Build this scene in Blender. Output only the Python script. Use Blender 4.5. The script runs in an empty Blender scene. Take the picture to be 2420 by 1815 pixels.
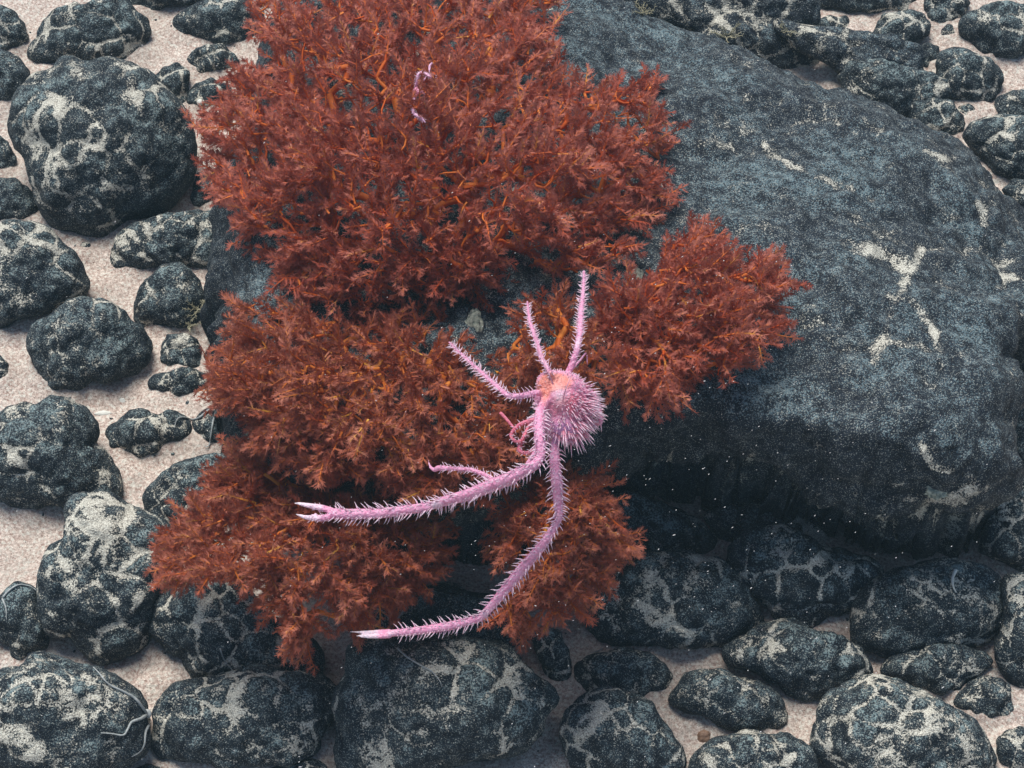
import bpy, bmesh, math, random
import numpy as np
from mathutils import Vector

# ------------------------------------------------------------------ camera, sky, sun
S = bpy.context.scene
PITCH = math.radians(52)
DIST = 3.2
TA = 0.208
FWD = np.array([0, math.cos(PITCH), -math.sin(PITCH)])
RGT = np.array([1.0, 0, 0])
UPV = np.array([0, math.sin(PITCH), math.cos(PITCH)])
CAM = -FWD * DIST
cd = bpy.data.cameras.new('camera')
cam = bpy.data.objects.new('camera', cd)
S.collection.objects.link(cam)
cam.location = CAM
cam.rotation_euler = (math.pi / 2 - PITCH, 0, 0)
cd.sensor_fit = 'HORIZONTAL'
cd.angle = 2 * math.atan(TA)
cd.clip_end = 100
cd.dof.use_dof = False
cd.dof.focus_distance = 2.95
cd.dof.aperture_fstop = 5.0
S.camera = cam

SUN_EL, SUN_AZ = 67.0, -25.0      # azimuth from +Y (away from camera), negative = from the left
world = bpy.data.worlds.new('World')
S.world = world
world.use_nodes = True
wn = world.node_tree
sky = wn.nodes.new('ShaderNodeTexSky')
sky.sky_type = 'NISHITA'
sky.sun_disc = False
sky.sun_elevation = math.radians(SUN_EL)
sky.sun_rotation = math.radians(SUN_AZ)
bg = wn.nodes['Background']
wn.links.new(sky.outputs[0], bg.inputs[0])
bg.inputs[1].default_value = 0.085
sl = bpy.data.lights.new('sun', 'SUN')
sl.energy = 4.0
sl.angle = math.radians(30)
sl.color = (1.0, 0.95, 0.88)
sun = bpy.data.objects.new('sun', sl)
S.collection.objects.link(sun)
az, el = math.radians(SUN_AZ), math.radians(SUN_EL)
tosun = Vector((math.sin(az) * math.cos(el), math.cos(az) * math.cos(el), math.sin(el)))
sun.rotation_euler = tosun.to_track_quat('Z', 'Y').to_euler()
sun.location = tosun * 5
S.view_settings.view_transform = 'Standard'
S.view_settings.look = 'None'
S.view_settings.exposure = 0.2
S.view_settings.gamma = 1.0

# ------------------------------------------------------------------ helpers
OV = 2420 / 2212.0            # overview pixels -> photo pixels
def ray(x, y):
    return FWD + (x - 1210) / 1210 * TA * RGT - (y - 907.5) / 1210 * TA * UPV
def W(x, y, z):               # photo pixel + height -> world point
    r = ray(x, y)
    t = (z - CAM[2]) / r[2]
    return CAM + r * t
def mpp(p):                   # metres per photo pixel at a world point
    return float(np.dot(np.asarray(p) - CAM, FWD)) * TA / 1210

def _h(ix, iy, iz, seed):
    with np.errstate(over='ignore'):
        h = (ix.astype(np.int64) * 73856093) ^ (iy.astype(np.int64) * 19349663) ^ (iz.astype(np.int64) * 83492791) ^ (seed * 2654435)
        h = (h & 0xffffffff).astype(np.uint64)
        h = ((h ^ (h >> np.uint64(16))) * np.uint64(0x45d9f3b)) & np.uint64(0xffffffff)
        h = ((h ^ (h >> np.uint64(16))) * np.uint64(0x45d9f3b)) & np.uint64(0xffffffff)
        h = h ^ (h >> np.uint64(16))
    return h
def hf(ix, iy, iz, seed):
    return _h(ix, iy, iz, seed).astype(np.float64) / 4294967295.0
def vnoise(P, scale, seed):   # value noise -1..1
    Q = P * scale
    I = np.floor(Q).astype(np.int64)
    f = Q - I
    f = f * f * (3 - 2 * f)
    out = 0
    for dx in (0, 1):
        for dy in (0, 1):
            for dz in (0, 1):
                w = (f[:, 0] if dx else 1 - f[:, 0]) * (f[:, 1] if dy else 1 - f[:, 1]) * (f[:, 2] if dz else 1 - f[:, 2])
                out = out + w * hf(I[:, 0] + dx, I[:, 1] + dy, I[:, 2] + dz, seed)
    return out * 2 - 1
def fbm(P, scale, seed, n=3):
    a, o, tot = 1.0, 0, 0
    for k in range(n):
        o = o + a * vnoise(P, scale * 2 ** k, seed + k * 7)
        tot += a
        a *= 0.5
    return o / tot
def worley(P, scale, seed):
    Q = P * scale
    I = np.floor(Q).astype(np.int64)
    F1 = np.full(len(P), 9.0)
    F2 = np.full(len(P), 9.0)
    for dx in (-1, 0, 1):
        for dy in (-1, 0, 1):
            for dz in (-1, 0, 1):
                J = I + np.array([dx, dy, dz])
                p = np.stack([J[:, k] + hf(J[:, 0], J[:, 1], J[:, 2], seed + 11 * k) for k in range(3)], 1)
                d = np.linalg.norm(Q - p, axis=1)
                m = d < F1
                F2 = np.where(m, F1, np.minimum(F2, d))
                F1 = np.where(m, d, F1)
    return F1, F2
def sstep(a, b, x):
    t = np.clip((x - a) / (b - a), 0, 1)
    return t * t * (3 - 2 * t)
def vnormals(V, F):
    A = V[F[:, 0]]; B = V[F[:, 1]]; C_ = V[F[:, 2]]
    n = np.cross(B - A, C_ - A) if F.shape[1] == 3 else np.cross(C_ - A, V[F[:, 3]] - B)
    N = np.zeros_like(V)
    for k in range(F.shape[1]):
        np.add.at(N, F[:, k], n)
    return N / (np.linalg.norm(N, axis=1)[:, None] + 1e-12)

def make_obj(name, V, F, mat, parent=None, origin=None, attrs=None, smooth=True):
    """V (n,3), F (m,k) or list of faces -> ONE mesh object"""
    V = np.asarray(V, dtype=np.float64)
    o = np.zeros(3) if origin is None else np.asarray(origin, float)
    me = bpy.data.meshes.new(name)
    if isinstance(F, np.ndarray):
        n, k = F.shape
        me.vertices.add(len(V))
        me.vertices.foreach_set('co', (V - o).astype(np.float32).ravel())
        me.loops.add(n * k)
        me.loops.foreach_set('vertex_index', F.astype(np.int32).ravel())
        me.polygons.add(n)
        me.polygons.foreach_set('loop_start', np.arange(0, n * k, k, dtype=np.int32))
        me.update(calc_edges=True)
    else:
        me.from_pydata((V - o).tolist(), [], F)
    me.validate()
    me.polygons.foreach_set('use_smooth', np.full(len(me.polygons), smooth))
    for an, av in (attrs or {}).items():
        at = me.attributes.new(an, 'FLOAT', 'POINT')
        at.data.foreach_set('value', np.asarray(av, dtype=np.float32))
    me.materials.append(mat)
    ob = bpy.data.objects.new(name, me)
    S.collection.objects.link(ob)
    if parent is not None:
        ob.parent = parent
        ob.location = o - np.array(parent.location)
    else:
        ob.location = o
    return ob
def tag(o, label=None, cat=None, group=None, kind=None):
    if label: o['label'] = label
    if cat: o['category'] = cat
    if group: o['group'] = group
    if kind: o['kind'] = kind
    return o

# ------------------------------------------------------------------ materials
def newmat(name):
    m = bpy.data.materials.new(name)
    m.use_nodes = True
    nt = m.node_tree
    for n in list(nt.nodes): nt.nodes.remove(n)
    out = nt.nodes.new('ShaderNodeOutputMaterial')
    b = nt.nodes.new('ShaderNodeBsdfPrincipled')
    nt.links.new(b.outputs[0], out.inputs[0])
    return m, nt, b, out
class NB:
    def __init__(s, nt): s.nt = nt
    def lk(s, a, b): s.nt.links.new(a, b)
    def coord(s, scale=1.0, which='Object'):
        t = s.nt.nodes.new('ShaderNodeTexCoord'); return t.outputs[which]
    def noise(s, vec, scale, detail=2, rough=0.5, dist=0.0):
        n = s.nt.nodes.new('ShaderNodeTexNoise'); n.inputs['Scale'].default_value = scale
        n.inputs['Detail'].default_value = detail; n.inputs['Roughness'].default_value = rough
        n.inputs['Distortion'].default_value = dist
        s.lk(vec, n.inputs['Vector']); return n.outputs[0]
    def voro(s, vec, scale, out='Distance'):
        n = s.nt.nodes.new('ShaderNodeTexVoronoi'); n.inputs['Scale'].default_value = scale
        s.lk(vec, n.inputs['Vector']); return n.outputs[out]
    def mr(s, v, a, b, c=0.0, d=1.0, smooth=False):
        n = s.nt.nodes.new('ShaderNodeMapRange')
        if smooth: n.interpolation_type = 'SMOOTHSTEP'
        s.lk(v, n.inputs[0])
        for i, x in enumerate((a, b, c, d)): n.inputs[i + 1].default_value = x
        return n.outputs[0]
    def math(s, op, a, b=None):
        n = s.nt.nodes.new('ShaderNodeMath'); n.operation = op
        for i, x in enumerate((a, b)):
            if x is None: continue
            if isinstance(x, (int, float)): n.inputs[i].default_value = x
            else: s.lk(x, n.inputs[i])
        return n.outputs[0]
    def mix(s, f, a, b):
        n = s.nt.nodes.new('ShaderNodeMix'); n.data_type = 'RGBA'
        for i, x in ((0, f), (6, a), (7, b)):
            if isinstance(x, (int, float)): n.inputs[i].default_value = x
            elif isinstance(x, tuple): n.inputs[i].default_value = (*x, 1)
            else: s.lk(x, n.inputs[i])
        return n.outputs[2]
    def attr(s, name):
        n = s.nt.nodes.new('ShaderNodeAttribute'); n.attribute_name = name; return n.outputs['Fac']
    def bump(s, h, strength, dist, bsdf):
        n = s.nt.nodes.new('ShaderNodeBump'); n.inputs['Strength'].default_value = strength
        n.inputs['Distance'].default_value = dist
        s.lk(h, n.inputs['Height']); s.lk(n.outputs[0], bsdf.inputs['Normal'])

def rock_material(name, dark, light, dust, speck_lo, sed_gain, up_gain):
    m, nt, b, out = newmat(name); q = NB(nt)
    co = q.coord()
    big = q.noise(co, 9, 3, 0.6)
    mid = q.noise(co, 70, 3, 0.65)
    fine = q.noise(co, 420, 2, 0.75)
    grain = q.noise(co, 700, 1, 0.6)
    base = q.mix(q.mr(mid, 0.35, 0.75), dark, light)
    # pale grains of silt caught on the crust, thicker on faces that look up
    geo = nt.nodes.new('ShaderNodeNewGeometry')
    sep = nt.nodes.new('ShaderNodeSeparateXYZ'); q.lk(geo.outputs['Normal'], sep.inputs[0])
    up = q.mr(sep.outputs[2], -0.1, 0.95)
    thr = q.math('ADD', fine, q.math('MULTIPLY', q.math('SUBTRACT', mid, 0.5), 0.45))
    thr = q.math('ADD', thr, q.math('MULTIPLY', q.math('SUBTRACT', big, 0.5), 0.5))
    thr = q.math('ADD', thr, q.math('MULTIPLY', q.math('SUBTRACT', up, 0.6), 0.28))
    spk = q.mr(thr, speck_lo, speck_lo + 0.10)
    c1 = q.mix(q.math('MULTIPLY', spk, 0.75), base, dust)
    spark = q.mr(q.math('ADD', grain, q.math('MULTIPLY', q.math('SUBTRACT', mid, .5), .3)), 0.59, 0.67)
    c1 = q.mix(q.math('MULTIPLY', spark, 0.7), c1, (0.42, 0.46, 0.42))
    # silt filling cracks and hollows
    cre = q.attr('crevice')
    sm = q.math('MULTIPLY', cre, sed_gain)
    sm = q.math('ADD', sm, q.math('MULTIPLY', q.math('SUBTRACT', q.noise(co, 24, 5, .62), 0.5), 2.7))
    sm = q.math('ADD', sm, q.math('MULTIPLY', q.math('SUBTRACT', fine, .5), 2.1))
    sm = q.math('ADD', sm, q.math('MULTIPLY', q.math('SUBTRACT', up, 0.72), up_gain))
    sed = q.mr(sm, 0.45, 0.58)
    sc = q.mix(q.mr(grain, 0.35, 0.65), (0.30, 0.28, 0.24), (0.76, 0.76, 0.66))
    c2 = q.mix(sed, c1, sc)
    q.lk(c2, b.inputs['Base Color'])
    b.inputs['Roughness'].default_value = 0.85
    b.inputs['Specular IOR Level'].default_value = 0.25
    hgt = q.math('ADD', q.math('MULTIPLY', fine, 0.6), q.math('MULTIPLY', mid, 1.2))
    hgt = q.math('ADD', hgt, q.math('MULTIPLY', sed, 0.25))
    q.bump(hgt, 0.9, 0.004, b)
    return m
M_NOD = rock_material('nodule_crust', (0.009, 0.014, 0.021), (0.032, 0.049, 0.064), (0.26, 0.36, 0.37), 0.615, 0.86, 0.50)
M_BAS = rock_material('basalt_crust', (0.010, 0.014, 0.021), (0.028, 0.041, 0.060), (0.17, 0.255, 0.285), 0.65, 0.80, 0.16)

m, nt, b, out = newmat('pale_sand'); q = NB(nt)
co = q.coord()
g1 = q.noise(co, 260, 3, 0.9); g2 = q.voro(co, 330, 'Color'); g3 = q.noise(co, 12, 3, 0.55)
cs = q.mix(q.mr(g1, 0.32, 0.68), (0.19, 0.11, 0.085), (0.90, 0.80, 0.71))
sep = nt.nodes.new('ShaderNodeSeparateColor'); q.lk(g2, sep.inputs[0])
cs = q.mix(q.mr(sep.outputs[0], 0.55, 1.0, 0, 0.55), cs, (0.74, 0.78, 0.70))
cs = q.mix(q.mr(sep.outputs[1], 0.72, 1.0, 0, 0.55), cs, (0.33, 0.20, 0.17))
cs = q.mix(q.mr(q.noise(co, 900, 0), 0.70, 0.78, 0, 0.8), cs, (0.06, 0.05, 0.045))
cs = q.mix(q.mr(g3, 0.4, 0.75, 0, 0.3), cs, (0.40, 0.36, 0.31))
q.lk(cs, b.inputs['Base Color']); b.inputs['Roughness'].default_value = 0.95
b.inputs['Specular IOR Level'].default_value = 0.1
q.bump(q.math('ADD', q.math('MULTIPLY', g1, 1.0), q.math('MULTIPLY', q.noise(co, 120, 2), 1.5)), 0.8, 0.002, b)
M_SAND = m

def coral_material(name, pol_a, pol_b, br_a, br_b, yellow):
    m, nt, b, out = newmat(name); q = NB(nt)
    co = q.coord()
    rnd = q.attr('rnd'); kind = q.attr('woody')
    n = q.noise(co, 150, 2, 0.6)
    pol = q.mix(q.math('ADD', q.math('MULTIPLY', rnd, 0.7), q.math('MULTIPLY', q.math('SUBTRACT', n, 0.5), 0.9)), pol_a, pol_b)
    br = q.mix(rnd, br_a, br_b)
    br = q.mix(q.mr(rnd, 0.86, 0.93), br, yellow)
    c = q.mix(kind, pol, br)
    q.lk(c, b.inputs['Base Color'])
    b.inputs['Roughness'].default_value = 0.6
    b.inputs['Specular IOR Level'].default_value = 0.25
    tr = nt.nodes.new('ShaderNodeBsdfTranslucent'); q.lk(c, tr.inputs[0])
    mx = nt.nodes.new('ShaderNodeMixShader'); mx.inputs[0].default_value = 0.34
    q.lk(b.outputs[0], mx.inputs[1]); q.lk(tr.outputs[0], mx.inputs[2])
    q.lk(mx.outputs[0], out.inputs[0])
    return m
M_CORAL = coral_material('red_coral_tissue', (0.35, 0.082, 0.056), (0.60, 0.235, 0.18), (0.66, 0.11, 0.018), (0.90, 0.30, 0.06), (0.85, 0.42, 0.08))
M_CORAL2 = coral_material('brown_red_coral_tissue', (0.33, 0.084, 0.052), (0.58, 0.235, 0.165), (0.58, 0.12, 0.016), (0.86, 0.33, 0.06), (0.82, 0.45, 0.07))

def simple(name, c1, c2, scale, rough=0.6, sss=0.0, bump=0.0):
    m, nt, b, out = newmat(name); q = NB(nt)
    co = q.coord()
    n = q.noise(co, scale, 3, 0.6)
    q.lk(q.mix(q.mr(n, 0.3, 0.7), c1, c2), b.inputs['Base Color'])
    b.inputs['Roughness'].default_value = rough
    if sss:
        b.inputs['Subsurface Weight'].default_value = sss
        b.inputs['Subsurface Radius'].default_value = (0.01, 0.005, 0.004)
        b.inputs['Subsurface Scale'].default_value = 0.5
    if bump: q.bump(n, bump, 0.002, b)
    return m

m, nt, b, out = newmat('pink_shell'); q = NB(nt)
co = q.coord()
n = q.noise(co, 160, 3, 0.6)
base = q.mix(q.mr(n, 0.3, 0.7), (0.70, 0.24, 0.42), (0.86, 0.42, 0.62))
base = q.mix(q.mr(q.noise(co, 420, 1), 0.60, 0.70, 0, 0.6), base, (0.90, 0.68, 0.82))
base = q.mix(q.attr('orange'), base, (0.85, 0.27, 0.11))
base = q.mix(q.attr('red'), base, (0.62, 0.07, 0.09))
base = q.mix(q.attr('violet'), base, (0.58, 0.30, 0.62))
base = q.mix(q.attr('pale'), base, (0.95, 0.82, 0.90))
q.lk(base, b.inputs['Base Color'])
b.inputs['Roughness'].default_value = 0.42
b.inputs['Subsurface Weight'].default_value = 0.25
b.inputs['Subsurface Radius'].default_value = (0.01, 0.004, 0.004)
b.inputs['Subsurface Scale'].default_value = 0.6
q.bump(q.noise(co, 330, 3), 1.0, 0.003, b)
M_LOB = m
M_STAR = simple('grey_brittle_star', (0.22, 0.25, 0.26), (0.45, 0.48, 0.47), 300, 0.6)
M_SPONGE = simple('pale_sponge', (0.10, 0.13, 0.11), (0.50, 0.54, 0.44), 260, 0.9, 0, 0.8)
M_WHITE = simple('white_shell', (0.62, 0.64, 0.58), (0.85, 0.86, 0.8), 90, 0.6, 0, 0.3)
M_HYD = simple('straw_hydroid', (0.30, 0.29, 0.19), (0.50, 0.47, 0.33), 90, 0.8)
M_SNOW = simple('marine_snow', (0.75, 0.75, 0.75), (0.9, 0.88, 0.85), 50, 0.9)
M_BROWN = simple('brown_shell', (0.16, 0.09, 0.055), (0.34, 0.22, 0.15), 120, 0.7, 0, 0.5)

# ------------------------------------------------------------------ boulder (height field leaning over its foot)
outl = [(560, 330, .30), (640, 120, .35), (900, -60, .45), (1180, 40, .60), (1330, 95, .60), (1480, 150, .60), (1640, 215, .60), (1800, 290, .60),
        (1955, 345, .55), (2075, 385, .50), (2160, 480, .50), (2250, 600, .45), (2330, 720, .30), (2290, 840, .22), (2170, 890, .14),
        (2150, 1000, .13), (2135, 1110, .13), (2090, 1175, .13), (1960, 1195, .12), (1800, 1145, .10), (1640, 1100, .09), (1500, 1090, .09),
        (1390, 1070, .09), (1310, 1080, .10), (1220, 1120, .10), (1110, 1160, .10), (960, 1190, .10), (800, 1180, .10),
        (690, 1165, .10), (600, 1080, .10), (540, 1000, .10), (490, 900, .10), (455, 760, .12), (480, 620, .14), (520, 480, .2)]
pl = np.array([W(x * OV, y * OV, 0)[:2] for x, y, _ in outl])
wd = np.array([o[2] for o in outl])
step = 0.0038
gx = np.arange(pl[:, 0].min() - .02, pl[:, 0].max() + .02, step)
gy = np.arange(pl[:, 1].min() - .02, pl[:, 1].max() + .02, step)
GX, GY = np.meshgrid(gx, gy)
G = np.stack([GX.ravel(), GY.ravel()], 1)
G3 = np.concatenate([G, np.zeros((len(G), 1))], 1)
Gw = G + 0.016 * np.stack([fbm(G3, 9, 31, 3), fbm(G3, 9, 57, 3)], 1)
inside = np.zeros(len(G), bool)
T = np.full(len(G), 0.0)
acc = np.zeros(len(G)); dmin = np.full(len(G), 9.0)
n = len(pl)
for i in range(n):
    a, c = pl[i], pl[(i + 1) % n]
    ab = c - a
    t = np.clip(((Gw - a) @ ab) / (ab @ ab), 0, 1)
    d = np.linalg.norm(Gw - (a + t[:, None] * ab), axis=1)
    w = wd[i] * (1 - t) + wd[(i + 1) % n] * t
    acc += np.exp(-16 * np.minimum(d / w, 3.0))
    dmin = np.minimum(dmin, d)
    cond = ((a[1] > Gw[:, 1]) != (c[1] > Gw[:, 1]))
    xi = (c[0] - a[0]) * (Gw[:, 1] - a[1]) / (c[1] - a[1] + 1e-12) + a[0]
    inside ^= cond & (Gw[:, 0] < xi)
t = np.clip(-np.log(acc + 1e-12) / 16, 0, 1)
t = np.where(inside, t, 0)
BH = 0.31
hh = BH * np.clip(1 - (1 - t) ** 2.4, 0, 1) ** (1 / 2.4)
hh = hh * (1 + 0.10 * fbm(G3, 3.2, 77, 2))
BV = np.stack([GX.ravel(), GY.ravel(), np.where(inside, hh, -0.03)], 1)
front = np.clip((-GY.ravel() - (-0.30)) / 0.3, 0, 1)
BV[:, 1] -= 0.15 * (np.clip(hh / BH, 0, 1) ** 1.5) * sstep(0.45, -0.1, BV[:, 1])
iy, ix = GX.shape
idx = np.arange(iy * ix).reshape(iy, ix)
BF = np.stack([idx[:-1, :-1].ravel(), idx[:-1, 1:].ravel(), idx[1:, 1:].ravel(), idx[1:, :-1].ravel()], 1)
near = (inside | (dmin < 0.012))
BF = BF[near[BF].all(1)]
used = np.unique(BF); remap = -np.ones(len(BV), int); remap[used] = np.arange(len(used))
BV = BV[used]; BF = remap[BF]
N = vnormals(BV, BF)
if N[:, 2].mean() < 0: N = -N
lowf = sstep(0.36, 0.10, BV[:, 2]) * sstep(0.30, -0.05, BV[:, 1])
warp = BV + 0.02 * np.stack([vnoise(BV, 16, k) for k in (1, 2, 3)], 1)
F1, F2 = worley(warp, 13, 5)
f1, f2 = worley(warp, 30, 6)
disp = 0.046 * fbm(BV, 5, 12, 4) + (0.016 + 0.034 * lowf) * (0.55 - F1 ** 1.4) + (0.0075 + 0.016 * lowf) * (0.5 - f1) + 0.005 * fbm(BV, 60, 4, 3)
BV = BV + N * disp[:, None]
BV[:, 2] = np.maximum(BV[:, 2], -0.04)
crk = np.clip(1 - (F2 - F1) / 0.10, 0, 1) * (0.25 + 0.75 * sstep(-0.1, 0.35, vnoise(BV, 6, 99)))
crk2 = np.clip(1 - (f2 - f1) / 0.14, 0, 1) * (0.45 + .3 * lowf) * sstep(-0.1, 0.4, vnoise(BV, 9, 98))
crk = np.clip(crk * (0.5 + 0.5 * lowf) + crk2 + 0.22 * sstep(0.1, .7, fbm(BV, 5, 123, 3)), 0, 1)
# the branching silt-filled crack and bare silt patches on the top face
def near_line(V, pts, wdt):
    best = np.full(len(V), 1e6)
    Q = V - CAM
    dep = Q @ FWD
    sx = 1210 + (Q @ RGT) / dep / TA * 1210
    sy = 907.5 - (Q @ UPV) / dep / TA * 1210
    Pq = np.stack([sx, sy], 1) + 6 * np.stack([vnoise(V, 60, 5), vnoise(V, 60, 8)], 1)
    for a, c in zip(pts[:-1], pts[1:]):
        a = np.array(a, float) * OV; c = np.array(c, float) * OV
        ab = c - a
        tt = np.clip(((Pq - a) @ ab) / (ab @ ab + 1e-9), 0, 1)
        best = np.minimum(best, np.linalg.norm(Pq - (a + tt[:, None] * ab), axis=1))
    return np.clip(1.25 - best / wdt, 0, 1)
for pts, wdt in [([(1880, 535), (1925, 560), (1960, 590), (1945, 640), (1915, 690), (1905, 740), (1890, 780)], 12),
                 ([(1990, 545), (1962, 580)], 12), ([(1920, 640), (1975, 655), (2010, 700), (2030, 760)], 8), ([(1905, 740), (1990, 745), (2040, 790)], 7),
                 ([(1830, 520), (1900, 545), (1945, 560)], 14), ([(2000, 330), (2060, 345)], 9), ([(2110, 440), (2130, 480)], 9),
                 ([(1650, 320), (1700, 350), (1760, 380), (1840, 410)], 7), ([(1990, 960), (2010, 1010), (2050, 1020)], 8),
                 ([(1900, 1110), (1960, 1080), (2040, 1075), (2110, 1060)], 9), ([(1930, 1080), (1900, 1130)], 12), ([(1750, 1060), (1770, 1100)], 6), ([(1500, 1105), (1560, 1120)], 6)]:
    crk = np.maximum(crk, near_line(BV, pts, wdt * 1.7) * 1.0)
crk = crk - 0.22 * (1 - 0.9 * lowf)
ob = make_obj('boulder', BV, BF, M_BAS, origin=(0.2, 0.1, 0), attrs={'crevice': crk})
tag(ob, 'huge dark basalt boulder dusted with silt, carrying the red coral', 'boulder')

# ------------------------------------------------------------------ nodules
def ico(sub):
    bm = bmesh.new(); bmesh.ops.create_icosphere(bm, subdivisions=sub, radius=1)
    V = np.array([v.co[:] for v in bm.verts]); F = np.array([[v.index for v in f.verts] for f in bm.faces])
    bm.free(); return V, F
ICO = {k: ico(k) for k in (3, 4, 5, 6, 7)}
CROP = {c: ((0, 805, 1610)[i % 3], (0, 605, 1210)[i // 3]) for i, c in enumerate('ABCDEFGHI')}
K = 810 / 2212.0
def radial(poly, c, phis):
    out = np.zeros(len(phis))
    dx, dy = np.cos(phis), np.sin(phis)
    for i in range(len(poly)):
        a = poly[i] - c; b_ = poly[(i + 1) % len(poly)] - c
        e = b_ - a
        den = dx * e[1] - dy * e[0]
        den = np.where(np.abs(den) < 1e-9, 1e-9, den)
        tt = (a[0] * e[1] - a[1] * e[0]) / den
        u = (a[0] * dy - a[1] * dx) / den
        ok = (u >= -1e-6) & (u <= 1 + 1e-6) & (tt > 0)
        out = np.where(ok, np.maximum(out, tt), out)
    return out
SEED = [100]
FOOT = []
def nodule(crop, poly, label, lift=0.0, flat=0.66, group='black nodules lying on the sand', mat=None, lobes=1.0, sed=1.0, cat='nodule', name='manganese_nodule'):
    SEED[0] += 3; sd = SEED[0]
    x0, y0 = CROP[crop]
    P2 = np.array([(x0 + x * K, y0 + y * K) for x, y in poly])
    gr = 1.18 if crop == 'C' else 1.06
    P2 = P2.mean(0) + (P2 - P2.mean(0)) * gr
    # area centroid
    x, y = P2[:, 0], P2[:, 1]; xn, yn = np.roll(x, -1), np.roll(y, -1)
    cr = x * yn - xn * y; A = cr.sum() / 2
    c = np.array([((x + xn) * cr).sum() / (6 * A), ((y + yn) * cr).sum() / (6 * A)])
    ph = np.linspace(0, 2 * np.pi, 181)[:-1]
    rr = radial(P2, c, ph)
    for _ in range(2): rr = (np.roll(rr, 1) + 2 * rr + np.roll(rr, -1)) / 4
    ylow = (rr * np.sin(ph)).max()
    s0 = DIST * TA / 1210
    z0 = ylow * s0 * math.cos(PITCH) - 0.006 + lift
    cw = W(c[0], c[1], z0); s = mpp(cw)
    size = math.sqrt(abs(A) / math.pi) * s
    sub = 6 if size > 0.055 else 5 if size > 0.022 else 4
    D, F = ICO[sub]
    phi = np.arctan2(-D[:, 1], D[:, 0]) % (2 * np.pi)     # image y runs down
    R = np.interp(phi, np.append(ph, 2 * np.pi), np.append(rr, rr[0])) * s
    # soften the outline function towards the front so creases do not run across the face
    rad = np.hypot(D[:, 0], D[:, 1])
    Rm = size
    Rb = Rm + (R - Rm) * rad ** 2
    dep = flat * size
    V = cw + (D[:, :1] * RGT + D[:, 1:2] * UPV) * Rb[:, None] * 0.985 - D[:, 2:] * FWD * dep
    N = vnormals(V, F)
    if ((V - cw) * N).sum() < 0: N = -N
    off = V - cw + np.array([sd * .37, sd * .11, 0])
    wp = off + 0.011 * np.stack([fbm(off, 30, sd + k, 2) for k in (1, 2, 3)], 1)
    rs = 1.0 / max(size, 0.02)
    F1, F2 = worley(wp, 1.45 * (rs * 0.4 + 19 * 0.6), sd)
    f1, f2 = worley(wp, 62, sd + 1)
    amp = min(size, .09) * lobes
    dome = (0.62 - F1 ** 1.5)
    d = (amp * 0.11 + .0035) * dome + 0.005 * lobes * fbm(off, 38, sd + 9, 3) + amp * 0.10 * fbm(off, 1.8 * rs, sd, 2) + 0.0060 * lobes * (0.55 - f1) + 0.0022 * fbm(off, 130, sd, 3)
    edge = 1 - 0.45 * rad ** 6
    V = V + N * (d * edge)[:, None]
    cre = np.clip(1.15 - (F2 - F1) / 0.13, 0, 1) * (0.2 + 0.8 * sstep(-0.4, 0.35, vnoise(off, 16, sd + 5)))
    cre = np.maximum(cre, 0.75 * np.clip(1 - (f2 - f1) / 0.2, 0, 1) * sstep(-0.05, 0.4, vnoise(off, 18, sd + 6)))
    cre *= sed
    gb = W(c[0], c[1] + (ylow if True else 0) * .25, 0)
    FOOT.append((cw[0], cw[1], (np.interp([0, np.pi], ph, rr).mean()) * s, max(size * .8, ylow * s)))
    ob = make_obj(name, V, F, mat or M_NOD, origin=(cw[0], cw[1], 0), attrs={'crevice': cre})
    tag(ob, label, cat, group)
    return ob

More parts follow.
